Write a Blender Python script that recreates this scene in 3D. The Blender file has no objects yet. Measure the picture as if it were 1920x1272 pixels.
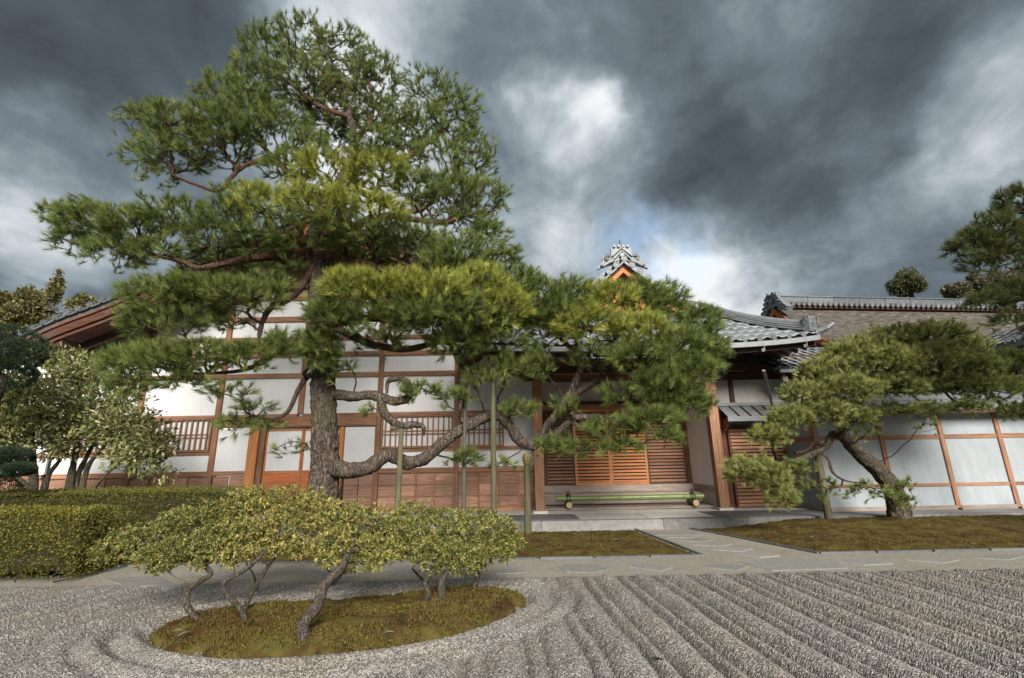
import bpy, math, random
import numpy as np
from mathutils import Matrix, Vector

random.seed(7)
RNG = np.random.default_rng(7)
SC = bpy.context.scene
COL = SC.collection
rad = math.radians

# ------------------------------------------------------------------ camera
H = 1.5
FPX = 880.0
PITCH, ROLL = rad(14.78), rad(1.03)
Fv = np.array([0, math.cos(PITCH), math.sin(PITCH)])
_U0 = np.array([0, -math.sin(PITCH), math.cos(PITCH)])
_R0 = np.array([1.0, 0, 0])
Rv = _R0 * math.cos(ROLL) - _U0 * math.sin(ROLL)
Uv = _U0 * math.cos(ROLL) + _R0 * math.sin(ROLL)
cd = bpy.data.cameras.new('camera')
cd.sensor_width = 36; cd.lens = FPX / 1920 * 36
cd.clip_start = 0.05; cd.clip_end = 3000
cam = bpy.data.objects.new('camera', cd); COL.objects.link(cam)
M = Matrix.Identity(4)
for i in range(3):
    M[i][0] = Rv[i]; M[i][1] = Uv[i]; M[i][2] = -Fv[i]
M[0][3], M[1][3], M[2][3] = 0, 0, H
cam.matrix_world = M
SC.camera = cam

def ray(x, y):
    return Fv + (x - 960) / FPX * Rv - (y - 636) / FPX * Uv
def P(x, y, Y):                       # point of the place at depth Y seen at a pixel of the photograph
    r = ray(x, y); t = Y / r[1]
    return np.array([r[0] * t, Y, H + r[2] * t])
def G(x, y, z=0.0):                   # point on the ground
    r = ray(x, y); t = (z - H) / r[2]
    return np.array([r[0] * t, r[1] * t, z])
def PX(x, y, Y): return P(x, y, Y)[0]
def PZ(x, y, Y): return P(x, y, Y)[2]

# ------------------------------------------------------------------ light
SUN_EL, SUN_AZ = rad(29), rad(170)    # azimuth measured clockwise from +Y: behind the viewer, to the right
sd = bpy.data.lights.new('sun', 'SUN'); sd.energy = 1.5; sd.angle = rad(28); sd.color = (1, .955, .89)
sun = bpy.data.objects.new('sun', sd); COL.objects.link(sun)
sdir = Vector((math.sin(SUN_AZ) * math.cos(SUN_EL), math.cos(SUN_AZ) * math.cos(SUN_EL), math.sin(SUN_EL)))
sun.rotation_euler = sdir.to_track_quat('Z', 'Y').to_euler()
sun.location = (0, 0, 30)
SC.view_settings.view_transform = 'Standard'
SC.view_settings.look = 'None'
SC.view_settings.exposure = 2.12
SC.view_settings.gamma = 1
SC.view_settings.use_curve_mapping = False

class NT:
    """small helper for node trees"""
    def __init__(s, tree): s.t = tree; s.n = tree.nodes; s.l = tree.links
    def new(s, typ, **kw):
        n = s.n.new(typ)
        for k, v in kw.items():
            if k == 'inp':
                for a, b in v.items():
                    if isinstance(b, bpy.types.NodeSocket): s.l.new(b, n.inputs[a])
                    else: n.inputs[a].default_value = b
            else: setattr(n, k, v)
        return n
    def math(s, op, a, b=None, c=None, clamp=False):
        n = s.new('ShaderNodeMath', operation=op, use_clamp=clamp)
        for i, v in enumerate((a, b, c)):
            if v is None: continue
            if isinstance(v, bpy.types.NodeSocket): s.l.new(v, n.inputs[i])
            else: n.inputs[i].default_value = v
        return n.outputs[0]
    def vmath(s, op, a, b=None):
        n = s.new('ShaderNodeVectorMath', operation=op)
        for i, v in enumerate((a, b)):
            if v is None: continue
            if isinstance(v, bpy.types.NodeSocket): s.l.new(v, n.inputs[i])
            else: n.inputs[i].default_value = v
        return n
    def noise(s, vec, scale, detail=4, rough=.55, dist=0.0):
        n = s.new('ShaderNodeTexNoise', inp={'Vector': vec, 'Scale': scale, 'Detail': detail, 'Roughness': rough, 'Distortion': dist})
        return n.outputs['Fac']
    def ramp(s, fac, stops):
        n = s.new('ShaderNodeValToRGB')
        s.l.new(fac, n.inputs[0])
        e = n.color_ramp.elements
        while len(e) < len(stops): e.new(0.5)
        for i, (p, c) in enumerate(stops):
            e[i].position = p; e[i].color = (*c, 1) if len(c) == 3 else c
        return n.outputs[0]
    def mix(s, fac, a, b, mode='MIX'):
        n = s.new('ShaderNodeMix', data_type='RGBA', blend_type=mode)
        for i, v in ((0, fac), (6, a), (7, b)):
            if isinstance(v, bpy.types.NodeSocket): s.l.new(v, n.inputs[i])
            else: n.inputs[i].default_value = v if i == 0 else (*v, 1)
        return n.outputs[2]
    def maprange(s, v, a, b, c=0.0, d=1.0, smooth=True):
        n = s.new('ShaderNodeMapRange', interpolation_type='SMOOTHSTEP' if smooth else 'LINEAR',
                  inp={'Value': v, 'From Min': a, 'From Max': b, 'To Min': c, 'To Max': d})
        return n.outputs[0]

# ------------------------------------------------------------------ sky
world = bpy.data.worlds.new('World'); SC.world = world; world.use_nodes = True
w = NT(world.node_tree); w.n.clear()
out = w.new('ShaderNodeOutputWorld')
sky = w.new('ShaderNodeTexSky', sky_type='NISHITA', sun_disc=False, sun_elevation=SUN_EL, sun_rotation=SUN_AZ, air_density=1.0, dust_density=1.0)
bg_sky = w.new('ShaderNodeBackground', inp={'Color': sky.outputs[0], 'Strength': 0.09})
tc = w.new('ShaderNodeTexCoord')
D = tc.outputs['Generated']
sep = w.new('ShaderNodeSeparateXYZ', inp={0: D})
zz = w.math('ADD', w.math('MAXIMUM', sep.outputs[2], 0.0), 0.22)
cv = w.new('ShaderNodeCombineXYZ', inp={0: w.math('DIVIDE', sep.outputs[0], zz), 1: w.math('DIVIDE', sep.outputs[1], zz), 2: 0.0})
mp = w.new('ShaderNodeMapping', inp={'Vector': cv.outputs[0], 'Rotation': (0, 0, rad(-33)), 'Scale': (1.0, 0.8, 1)})
PV = mp.outputs[0]
warp = w.new('ShaderNodeTexNoise', inp={'Vector': PV, 'Scale': 1.3, 'Detail': 3})
wv = w.vmath('ADD', PV, w.vmath('SCALE', warp.outputs['Color']).outputs[0])
sc_node = [n for n in w.n if n.type == 'VECT_MATH' and n.operation == 'SCALE'][-1]; sc_node.inputs['Scale'].default_value = 0.65
n1 = w.noise(wv.outputs[0], 1.15, 5, .5)
n2 = w.noise(wv.outputs[0], 3.6, 8, .62)
n4 = w.noise(D, 9.0, 8, .62, .3)
val = w.math('ADD', w.math('ADD', w.math('MULTIPLY', n1, .50), w.math('MULTIPLY', n2, .32)), w.math('MULTIPLY', n4, .18))      # about .5 mean
val = w.math('MULTIPLY_ADD', w.math('SUBTRACT', val, .5), 2.2, .38)
wn = w.new('ShaderNodeTexNoise', inp={'Vector': D, 'Scale': 4.5, 'Detail': 4, 'Roughness': .6})
wd_ = w.vmath('SUBTRACT', wn.outputs['Color'], (.5, .5, .5))
ws = w.vmath('SCALE', wd_.outputs[0]); ws.inputs['Scale'].default_value = .24
DW = w.vmath('NORMALIZE', w.vmath('ADD', D, ws.outputs[0]).outputs[0]).outputs[0]
def blob(x, y, r_in, r_out, amp, node):
    d = ray(x, y); d = d / np.linalg.norm(d)
    dt = w.vmath('DOT_PRODUCT', DW, tuple(d)).outputs['Value']
    f = w.maprange(dt, math.cos(rad(r_out)), math.cos(rad(r_in)), 0, amp)
    return w.math('ADD', node, f)
for b in [(1050, 225, 0, 8, .34), (1090, 205, 0, 4, .20), (150, 365, 1, 11, .42), (60, 480, 2, 9, .20), (1180, 520, 3, 15, .26), (980, 480, 2, 9, .04),
          (1340, 510, 2, 11, .32), (1560, 500, 1, 8, .12), (1250, 590, 1, 9, .12), (1500, 90, 2, 10, .12), (1880, 250, 2, 10, .26), (1480, 250, 1, 8, .18), (700, 60, 2, 13, .16), (380, 330, 3, 12, .10),
          (40, 90, 6, 26, -.26), (1500, 20, 4, 20, -.15), (1380, 310, 4, 13, -.20), (930, 60, 4, 14, -.10), (1600, 470, 3, 12, -.05), (260, 200, 5, 16, -.16), (1880, 60, 5, 15, -.13),
          (1000, 470, 3, 10, .10), (640, 420, 5, 22, .30), (700, 250, 3, 16, .12), (1700, 330, 3, 12, .05)]:
    val = blob(*b, val)
hz = w.maprange(sep.outputs[2], 0.02, 0.42, .18, 0)
val = w.math('ADD', val, hz)
ccol = w.ramp(val, [(0.0, (.048, .058, .070)), (.20, (.070, .088, .104)), (.42, (.125, .158, .182)), (.62, (.23, .275, .305)), (.82, (.44, .48, .505)), (1.0, (.66, .68, .69))])
tone = w.noise(PV, .8, 2)
ccol = w.mix(w.maprange(tone, .35, .7, 0, .35), ccol, w.mix(1.0, ccol, (.90, .86, .90), 'MULTIPLY'))
bg_cl = w.new('ShaderNodeBackground', inp={'Color': ccol, 'Strength': 0.325})
# gaps of blue between the clouds
d = ray(1215, 478); d = d / np.linalg.norm(d)
dt = w.vmath('DOT_PRODUCT', DW, tuple(d)).outputs['Value']
hole = w.maprange(dt, math.cos(rad(7.5)), math.cos(rad(0)), 0, .30)
n3 = w.noise(D, 8, 6, .6, .4)
hole = w.math('MULTIPLY', hole, w.maprange(n3, .40, .60, 0.1, 1), clamp=True)
mx = w.new('ShaderNodeMixShader', inp={0: hole, 1: bg_cl.outputs[0], 2: bg_sky.outputs[0]})
w.l.new(mx.outputs[0], out.inputs[0])

# ------------------------------------------------------------------ materials
MATS = {}
def new_mat(name, rough=.8, spec=.3):
    m = bpy.data.materials.new(name); m.use_nodes = True
    t = NT(m.node_tree)
    b = m.node_tree.nodes['Principled BSDF']
    b.inputs['Roughness'].default_value = rough
    b.inputs['Specular IOR Level'].default_value = spec
    MATS[name] = m
    return m, t, b
def coords(t, scale=(1, 1, 1), rot=(0, 0, 0), obj=False):
    if obj: src = t.new('ShaderNodeTexCoord').outputs['Object']
    else: src = t.new('ShaderNodeNewGeometry').outputs['Position']
    return t.new('ShaderNodeMapping', inp={'Vector': src, 'Scale': scale, 'Rotation': rot}).outputs[0]
def bump(t, b, h, strength=.4, dist=.01):
    n = t.new('ShaderNodeBump', inp={'Height': h, 'Strength': strength, 'Distance': dist})
    t.l.new(n.outputs[0], b.inputs['Normal'])
def objrand(t): return t.new('ShaderNodeObjectInfo').outputs['Random']

def wood(name, dark, light, axis, rough=.7, fine=1.0, weather=.35, grey=(.16, .13, .11)):
    m, t, b = new_mat(name, rough, .25)
    s = {'x': (1.6, 26, 26), 'z': (26, 26, 1.6), 'y': (26, 1.6, 26)}[axis]
    s = tuple(v * fine for v in s)
    off = t.math('MULTIPLY', objrand(t), 37.0)
    v = t.vmath('ADD', coords(t, s), None)
    cmb = t.new('ShaderNodeCombineXYZ', inp={0: off, 1: off, 2: off})
    t.l.new(cmb.outputs[0], v.inputs[1])
    n = t.noise(v.outputs[0], 1.0, 6, .65, .6)
    c = t.ramp(n, [(.28, dark), (.5, tuple((a + b_) / 2 for a, b_ in zip(dark, light))), (.72, light)])
    big = t.noise(coords(t, (1.3, 1.3, 1.3)), 1.0, 4, .6)
    c = t.mix(t.maprange(big, .42, .7, 0, weather), c, grey)
    r = t.maprange(objrand(t), 0, 1, .78, 1.18, smooth=False)
    c = t.mix(1.0, c, t.new('ShaderNodeCombineXYZ', inp={0: r, 1: r, 2: r}).outputs[0], 'MULTIPLY')
    t.l.new(c, b.inputs['Base Color'])
    bump(t, b, n, .5, .004)
    return m
wood('wood_post', (.17, .078, .042), (.52, .28, .165), 'z')
wood('wood_rail', (.18, .08, .042), (.56, .30, .175), 'x')
wood('wood_board', (.24, .115, .068), (.62, .37, .26), 'x', weather=.5, grey=(.20, .13, .11))
wood('wood_dark', (.035, .018, .012), (.12, .062, .040), 'x', weather=.4, grey=(.09, .07, .06))
wood('wood_dark_post', (.045, .022, .014), (.16, .075, .045), 'z', weather=.4, grey=(.10, .075, .06))
wood('wood_barge', (.055, .022, .014), (.19, .080, .048), 'x', weather=.3)
wood('wood_orange', (.34, .115, .04), (.62, .27, .12), 'x', weather=.12, grey=(.3, .15, .09))
wood('wood_orange_post', (.42, .15, .05), (.74, .34, .15), 'z', weather=.12, grey=(.3, .15, .09))
wood('wood_step', (.20, .155, .13), (.48, .39, .33), 'x', weather=.4, grey=(.25, .22, .20))
wood('wood_louvre', (.15, .065, .035), (.36, .18, .11), 'x', weather=.2)
wood('wood_vermilion', (.38, .10, .035), (.60, .20, .075), 'x', weather=.05)
wood('pole_mossy', (.055, .050, .028), (.18, .155, .095), 'z', weather=.5, grey=(.10, .12, .04))
wood('pole_dark', (.05, .045, .04), (.13, .12, .10), 'z', weather=.3, grey=(.10, .12, .07))

def plaster(name, c0, c1):
    m, t, b = new_mat(name, .9, .15)
    n = t.noise(coords(t), 1.1, 5, .6); n2 = t.noise(coords(t, (6, 6, 1.0)), 1.0, 5, .6)
    f = t.math('ADD', t.math('MULTIPLY', n, .6), t.math('MULTIPLY', n2, .4))
    c = t.ramp(f, [(.32, c0), (.62, c1)])
    t.l.new(c, b.inputs['Base Color'])
    bump(t, b, t.noise(coords(t), 90, 3), .12, .003)
    st_ = t.maprange(t.noise(coords(t, (9, 9, .9)), 1.0, 6, .7), .54, .74, 0, .34)
    b_c = t.mix(st_, c, tuple(v * .62 for v in c0)); t.l.new(b_c, b.inputs['Base Color'])
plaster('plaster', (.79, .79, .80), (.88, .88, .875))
plaster('plaster_wall', (.31, .35, .37), (.43, .46, .48))  # bluish white plaster, dimmed: falloff towards the frame edge put into its colour
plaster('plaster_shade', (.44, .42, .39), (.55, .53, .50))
plaster('plaster_ochre', (.42, .32, .17), (.55, .43, .25))
plaster('paper', (.78, .79, .81), (.86, .86, .86))

def tilemat(name, c0, c1, rough=.42):
    m, t, b = new_mat(name, rough, .5)
    n = t.noise(coords(t), 9, 5, .65); n2 = t.noise(coords(t), 60, 3, .6)
    f = t.math('ADD', t.math('MULTIPLY', n, .6), t.math('MULTIPLY', n2, .25))
    f = t.math('ADD', f, t.math('MULTIPLY', objrand(t), .22))
    c = t.ramp(f, [(.3, c0), (.75, c1)])
    li = t.maprange(t.noise(coords(t), 5, 6, .7), .60, .72, 0, .5)
    c = t.mix(li, c, (.22, .23, .18))
    t.l.new(c, b.inputs['Base Color']); bump(t, b, n2, .25, .004)
tilemat('roof_tile', (.065, .072, .078), (.18, .195, .205))
tilemat('roof_tile_pale', (.095, .104, .11), (.25, .265, .275))
tilemat('stone_kerb', (.10, .098, .092), (.30, .29, .28), .8)
tilemat('stone_dark', (.07, .073, .076), (.17, .175, .18), .6)
tilemat('stone_pale', (.42, .40, .36), (.62, .60, .55), .8)
tilemat('flagstone', (.165, .158, .145), (.31, .30, .275), .9)
tilemat('metal_gutter', (.16, .17, .18), (.30, .31, .32), .45)

# bark roof
m, t, b = new_mat('bark_roof', .95, .1)
n = t.noise(coords(t, (3, 3, 24)), 1.0, 7, .72, .8)
n2 = t.noise(coords(t, (1, 1, 1)), 1.2, 4, .6)
c = t.ramp(n, [(.38, (.035, .029, .024)), (.5, (.098, .084, .070)), (.62, (.24, .21, .18))])
c = t.mix(t.maprange(n2, .4, .7, 0, .4), c, (.12, .115, .105))
t.l.new(c, b.inputs['Base Color']); bump(t, b, n, .9, .05)

# bark of the trees
def bark(name, c0, c1, c2, sc=1.0, red=None):
    m, t, b = new_mat(name, .95, .1)
    v = coords(t, (26 * sc, 26 * sc, 4.2 * sc))
    n0 = t.noise(v, 1.0, 3, .6, 1.2)
    e = t.maprange(t.math('ABSOLUTE', t.math('SUBTRACT', n0, .5)), 0.0, .085, 0, 1)
    n = t.noise(coords(t, (34 * sc, 34 * sc, 15 * sc)), 1.0, 6, .7)
    f = t.math('ADD', t.math('MULTIPLY', e, .36), t.math('MULTIPLY', n, .72))
    c = t.ramp(f, [(.28, c0), (.58, c1), (.86, c2)])
    g = t.noise(coords(t), 1.7, 3)
    c = t.mix(t.maprange(g, .52, .7, 0, .28), c, (.10, .11, .045))
    if red:
        z = t.new('ShaderNodeSeparateXYZ', inp={0: coords(t)}).outputs[2]
        rf = t.math('MULTIPLY', t.maprange(z, 4.6, 6.6, 0, .7), t.maprange(t.noise(coords(t), 2.3, 3), .35, .6, .2, 1))
        c = t.mix(rf, c, red)
    t.l.new(c, b.inputs['Base Color']); bump(t, b, f, .9, .03)
bark('bark_pine', (.026, .019, .015), (.092, .070, .055), (.235, .19, .155), 1.0)
bark('bark_limb', (.026, .017, .013), (.085, .056, .042), (.21, .15, .12), 1.6, (.19, .085, .05))
bark('bark_twig', (.030, .020, .015), (.075, .050, .036), (.16, .11, .085), 3)
bark('bark_azalea', (.040, .030, .023), (.115, .090, .070), (.27, .23, .195), 3)
bark('bark_shrub', (.05, .045, .03), (.14, .12, .085), (.26, .24, .18), 2.5)

def leafmat(name, rough=.55, trans=.25, spec=.35):
    m = bpy.data.materials.new(name); m.use_nodes = True; MATS[name] = m
    t = NT(m.node_tree); b = m.node_tree.nodes['Principled BSDF']
    a = t.new('ShaderNodeAttribute', attribute_name='Col')
    t.l.new(a.outputs['Color'], b.inputs['Base Color'])
    b.inputs['Roughness'].default_value = rough; b.inputs['Specular IOR Level'].default_value = spec
    tr = t.new('ShaderNodeBsdfTranslucent', inp={'Color': a.outputs['Color']})
    mix = t.new('ShaderNodeMixShader', inp={0: trans, 1: b.outputs[0], 2: tr.outputs[0]})
    o = [n for n in t.n if n.type == 'OUTPUT_MATERIAL'][0]
    t.l.new(mix.outputs[0], o.inputs[0])
leafmat('needles', .6, .25); leafmat('leaves', .5, .25); leafmat('moss_leaf', .9, .3, .1); leafmat('pebble', .9, 0, .1)

# gravel
def gravel(name, stops, sc):
    m, t, b = new_mat(name, .95, .1)
    p = coords(t)
    v = t.new('ShaderNodeTexVoronoi', inp={'Vector': p, 'Scale': sc, 'Randomness': 1.0})
    sepc = t.new('ShaderNodeSeparateColor', inp={0: v.outputs['Color']})
    n = t.noise(p, 2.2, 4)
    f = t.math('ADD', t.math('MULTIPLY', sepc.outputs[0], .8), t.math('MULTIPLY', n, .3))
    c = t.ramp(f, stops)
    warm = t.maprange(t.noise(p, .9, 3), .45, .65, 0, .5)
    c = t.mix(warm, c, t.mix(1.0, c, (1.0, .92, .80), 'MULTIPLY'))
    t.l.new(c, b.inputs['Base Color'])
    bump(t, b, t.math('SUBTRACT', 1.0, v.outputs['Distance']), .8, .008)
gravel('gravel', [(.10, (.050, .045, .040)), (.34, (.13, .12, .108)), (.62, (.25, .235, .212)), (.95, (.46, .435, .395))], 118)
gravel('gravel_path', [(.10, (.17, .155, .125)), (.5, (.30, .28, .235)), (.95, (.46, .43, .37))], 120)
m, t, b = new_mat('soil', .95, .1)
c = t.ramp(t.noise(coords(t), 1.5, 6, .65), [(.3, (.06, .05, .02)), (.5, (.11, .09, .03)), (.7, (.13, .13, .04))])
t.l.new(c, b.inputs['Base Color']); bump(t, b, t.noise(coords(t), 40, 4), .6, .02)
m, t, b = new_mat('moss', .95, .1)
n = t.noise(coords(t), 3.2, 6, .7)
c = t.ramp(n, [(.33, (.045, .024, .010)), (.46, (.080, .052, .018)), (.56, (.110, .086, .024)), (.68, (.095, .092, .024))])
t.l.new(c, b.inputs['Base Color']); bump(t, b, t.noise(coords(t), 55, 4), .8, .02)
m, t, b = new_mat('hill_mat', .95, .1)
c = t.ramp(t.noise(coords(t), .5, 6, .7), [(.35, (.05, .045, .035)), (.55, (.09, .08, .05)), (.7, (.12, .09, .07))])
t.l.new(c, b.inputs['Base Color'])
# bamboo
m, t, b = new_mat('bamboo', .35, .5)
n = t.noise(coords(t, (3, 40, 40)), 1.0, 4)
t.l.new(t.ramp(n, [(.3, (.13, .20, .055)), (.7, (.26, .33, .12))]), b.inputs['Base Color'])
m, t, b = new_mat('cut_wood', .8, .2)
pc = t.new('ShaderNodeTexCoord').outputs['Object']
wv_ = t.new('ShaderNodeTexWave', wave_type='RINGS', rings_direction='Y', inp={'Vector': pc, 'Scale': 12.0, 'Distortion': 1.0})
t.l.new(t.ramp(wv_.outputs['Fac'], [(0, (.42, .27, .14)), (1, (.66, .48, .30))]), b.inputs['Base Color'])
m, t, b = new_mat('cord', .9, .1); b.inputs['Base Color'].default_value = (.012, .011, .010, 1)
m, t, b = new_mat('brass', .35, .5); b.inputs['Base Color'].default_value = (.45, .30, .09, 1); b.inputs['Metallic'].default_value = .8
m, t, b = new_mat('iron', .5, .5); b.inputs['Base Color'].default_value = (.02, .02, .025, 1)
m, t, b = new_mat('hedge_core', .95, .05); b.inputs['Base Color'].default_value = (.035, .032, .014, 1)
m, t, b = new_mat('rope_pad', .95, .05)
t.l.new(t.ramp(t.noise(coords(t), 25, 4), [(.3, (.06, .045, .02)), (.7, (.24, .21, .07))]), b.inputs['Base Color'])

# ------------------------------------------------------------------ mesh helpers
def npmesh(name, V, F, mat=None, col=None, smooth=False):
    V = np.asarray(V, dtype=np.float32).reshape(-1, 3); F = np.asarray(F, dtype=np.int32)
    me = bpy.data.meshes.new(name)
    k = F.shape[1]
    me.vertices.add(len(V)); me.vertices.foreach_set('co', V.ravel())
    me.loops.add(F.size); me.loops.foreach_set('vertex_index', F.ravel())
    me.polygons.add(len(F))
    me.polygons.foreach_set('loop_start', np.arange(0, F.size, k, dtype=np.int32))
    me.polygons.foreach_set('use_smooth', np.full(len(F), smooth))
    if col is not None:
        a = me.color_attributes.new('Col', 'FLOAT_COLOR', 'POINT')
        c = np.ones((len(V), 4), np.float32); c[:, :3] = col
        a.data.foreach_set('color', c.ravel())
    me.update(calc_edges=True)
    if mat: me.materials.append(MATS[mat])
    return me

def pyobj(name, V, F, mat, smooth=False):
    me = bpy.data.meshes.new(name)
    me.from_pydata([tuple(map(float, v)) for v in V], [], F)
    if smooth: me.polygons.foreach_set('use_smooth', np.full(len(me.polygons), True))
    me.update()
    if mat: me.materials.append(MATS[mat])
    return me

def adopt(o, parent):
    o.parent = parent
    if parent is not None:
        loc = parent.get('_w')
        o.matrix_parent_inverse = Matrix.Translation(-Vector(loc)) if loc is not None else Matrix.Identity(4)
def link(name, me, parent=None, **props):
    o = bpy.data.objects.new(name, me); COL.objects.link(o)
    if parent is not None: adopt(o, parent)
    for k, v in props.items(): o[k] = v
    return o
def thing(name, label, cat, loc, group=None):
    o = bpy.data.objects.new(name, None); COL.objects.link(o)
    o.location = tuple(map(float, loc)); o['_w'] = list(map(float, loc))
    o.empty_display_size = .2
    o['label'] = label; o['category'] = cat
    if group: o['group'] = group
    return o

BOXF = [(0, 3, 2, 1), (4, 5, 6, 7), (0, 1, 5, 4), (1, 2, 6, 5), (2, 3, 7, 6), (3, 0, 4, 7)]
def boxv(x0, x1, y0, y1, z0, z1):
    return [(x0, y0, z0), (x1, y0, z0), (x1, y1, z0), (x0, y1, z0), (x0, y0, z1), (x1, y0, z1), (x1, y1, z1), (x0, y1, z1)]
class MB:
    def __init__(s): s.v = []; s.f = []
    def add(s, V, F):
        o = len(s.v); s.v += [tuple(map(float, p)) for p in V]; s.f += [tuple(i + o for i in f) for f in F]; return s
    def box(s, *a): return s.add(boxv(*a), BOXF)
    def beam(s, a, b, wd, ht, up=(0, 0, 1)):
        a = np.array(a, float); b = np.array(b, float); d = b - a; d /= np.linalg.norm(d)
        up = np.array(up, float); sd_ = np.cross(d, up); sd_ /= np.linalg.norm(sd_); u = np.cross(sd_, d)
        V = []
        for p in (a, b):
            for i, j in ((-1, -1), (1, -1), (1, 1), (-1, 1)): V.append(p + sd_ * i * wd / 2 + u * j * ht / 2)
        return s.add(V, [(0, 1, 2, 3), (7, 6, 5, 4), (0, 4, 5, 1), (1, 5, 6, 2), (2, 6, 7, 3), (3, 7, 4, 0)])
    def tube(s, pts, rr, n=8, cap=True):
        pts = np.array(pts, float); V = []; k = len(pts)
        rr = [rr] * k if np.isscalar(rr) else rr
        ref = np.array([0.13, .31, .94])
        for i in range(k):
            d = pts[min(i + 1, k - 1)] - pts[max(i - 1, 0)]; d /= np.linalg.norm(d) + 1e-9
            a = np.cross(d, ref)
            if np.linalg.norm(a) < .15: a = np.cross(d, (1, 0, 0))
            a /= np.linalg.norm(a); c_ = np.cross(d, a)
            for j in range(n):
                th = 2 * math.pi * j / n; V.append(pts[i] + rr[i] * (a * math.cos(th) + c_ * math.sin(th)))
        F = [(i * n + j, i * n + (j + 1) % n, (i + 1) * n + (j + 1) % n, (i + 1) * n + j) for i in range(k - 1) for j in range(n)]
        if cap: F += [tuple(range(n - 1, -1, -1)), tuple((k - 1) * n + j for j in range(n))]
        return s.add(V, F)
    def prism(s, poly, y0, y1):        # polygon in x,z pushed along y
        n = len(poly); V = [(x, y0, z) for x, z in poly] + [(x, y1, z) for x, z in poly]
        F = [tuple(range(n)), tuple(range(2 * n - 1, n - 1, -1))] + [(i, i + n, (i + 1) % n + n, (i + 1) % n) for i in range(n)]
        return s.add(V, F)
    def obj(s, name, mat, parent=None, smooth=False, **props):
        return link(name, pyobj(name, s.v, s.f, mat, smooth), parent, **props)
def part_box(name, mat, parent, *a, **k): return MB().box(*a).obj(name, mat, parent, **k)

# value noise
def _h(i, j, k, s):
    n = (i * 374761393 + j * 668265263 + k * 2147483647 + s * 1274126177) & 0xffffffff
    n = ((n ^ (n >> 13)) * 1274126177) & 0xffffffff
    n = (n ^ (n >> 16)) & 0xffffff
    return n / float(0xffffff)
def vnoise(x, y, z=0.0, s=0):
    x, y, z = np.broadcast_arrays(np.asarray(x, float), np.asarray(y, float), np.asarray(z, float))
    i, j, k = np.floor(x).astype(np.int64), np.floor(y).astype(np.int64), np.floor(z).astype(np.int64)
    u, v, t_ = x - i, y - j, z - k
    u, v, t_ = u * u * (3 - 2 * u), v * v * (3 - 2 * v), t_ * t_ * (3 - 2 * t_)
    r = 0
    for a in (0, 1):
        for b_ in (0, 1):
            for c_ in (0, 1):
                r = r + _h(i + a, j + b_, k + c_, s) * (u if a else 1 - u) * (v if b_ else 1 - v) * (t_ if c_ else 1 - t_)
    return r
def fbm(x, y, z=0.0, s=0, o=3):
    r = 0; a = 1; tot = 0
    for q in range(o):
        r = r + a * vnoise(np.asarray(x) * 2 ** q, np.asarray(y) * 2 ** q, np.asarray(z) * 2 ** q, s + q); tot += a; a *= .5
    return r / tot

def catmull(pts, sub=6):
    pts = np.array(pts, float)
    p = np.vstack([2 * pts[0] - pts[1], pts, 2 * pts[-1] - pts[-2]]); o = []
    for i in range(1, len(p) - 2):
        for k in range(sub):
            t_ = k / sub
            o.append(.5 * ((2 * p[i]) + (-p[i - 1] + p[i + 1]) * t_ + (2 * p[i - 1] - 5 * p[i] + 4 * p[i + 1] - p[i + 2]) * t_ ** 2 + (-p[i - 1] + 3 * p[i] - 3 * p[i + 1] + p[i + 2]) * t_ ** 3))
    o.append(p[-2]); return np.array(o)

def limb_mesh(name, pts4, mat, sides=14, step=.06, rough=.16, ridge=0.0, seed=0):
    """tapered, knotty limb through points (x,y,z,r)"""
    c = catmull(pts4, 10)
    seg = np.r_[0, np.cumsum(np.linalg.norm(np.diff(c[:, :3], axis=0), axis=1))]
    n = max(4, int(seg[-1] / step)); s = np.linspace(0, seg[-1], n)
    q = np.stack([np.interp(s, seg, c[:, i]) for i in range(4)], 1)
    T = np.gradient(q[:, :3], axis=0); T /= np.linalg.norm(T, axis=1)[:, None] + 1e-9
    A = np.zeros_like(T); a = np.cross(T[0], (0.2, 1, .1)); A[0] = a / np.linalg.norm(a)
    for i in range(1, n):
        a = A[i - 1] - T[i] * A[i - 1].dot(T[i]); A[i] = a / np.linalg.norm(a)
    B = np.cross(T, A)
    th = np.linspace(0, 2 * np.pi, sides, endpoint=False)
    ct, st = np.cos(th), np.sin(th)
    base = q[:, None, :3] + q[:, 3][:, None, None] * (A[:, None] * ct[None, :, None] + B[:, None] * st[None, :, None])
    k = fbm(base[..., 0] * 5, base[..., 1] * 5, base[..., 2] * 5, seed, 3) - .5
    rr = q[:, 3][:, None] * (1 + rough * 2 * k)
    if ridge > 0:
        u = ct[None] * 3.6 + 0 * s[:, None]; v_ = st[None] * 3.6 + 0 * s[:, None]
        rn = vnoise(u * 1.5 + .8 * vnoise(u, v_, s[:, None] * 3, 5), v_ * 1.5, s[:, None] * 3.2, 9)
        rn = 1 - np.abs(rn * 2 - 1) * 1.0
        r2 = 1 - np.abs(vnoise(u * 3, v_ * 3, s[:, None] * 8, 19) * 2 - 1)
        rr = rr - ridge * (rn ** 3) - ridge * .5 * r2 ** 3
    V = q[:, None, :3] + rr[..., None] * (A[:, None] * ct[None, :, None] + B[:, None] * st[None, :, None])
    i, j = np.meshgrid(np.arange(n - 1), np.arange(sides), indexing='ij'); j2 = (j + 1) % sides
    F = np.stack([i * sides + j, i * sides + j2, (i + 1) * sides + j2, (i + 1) * sides + j], -1).reshape(-1, 4)
    return npmesh(name, V.reshape(-1, 3), F, mat, smooth=True), q

def nrm(a): return a / (np.linalg.norm(a, axis=-1, keepdims=True) + 1e-9)

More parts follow.
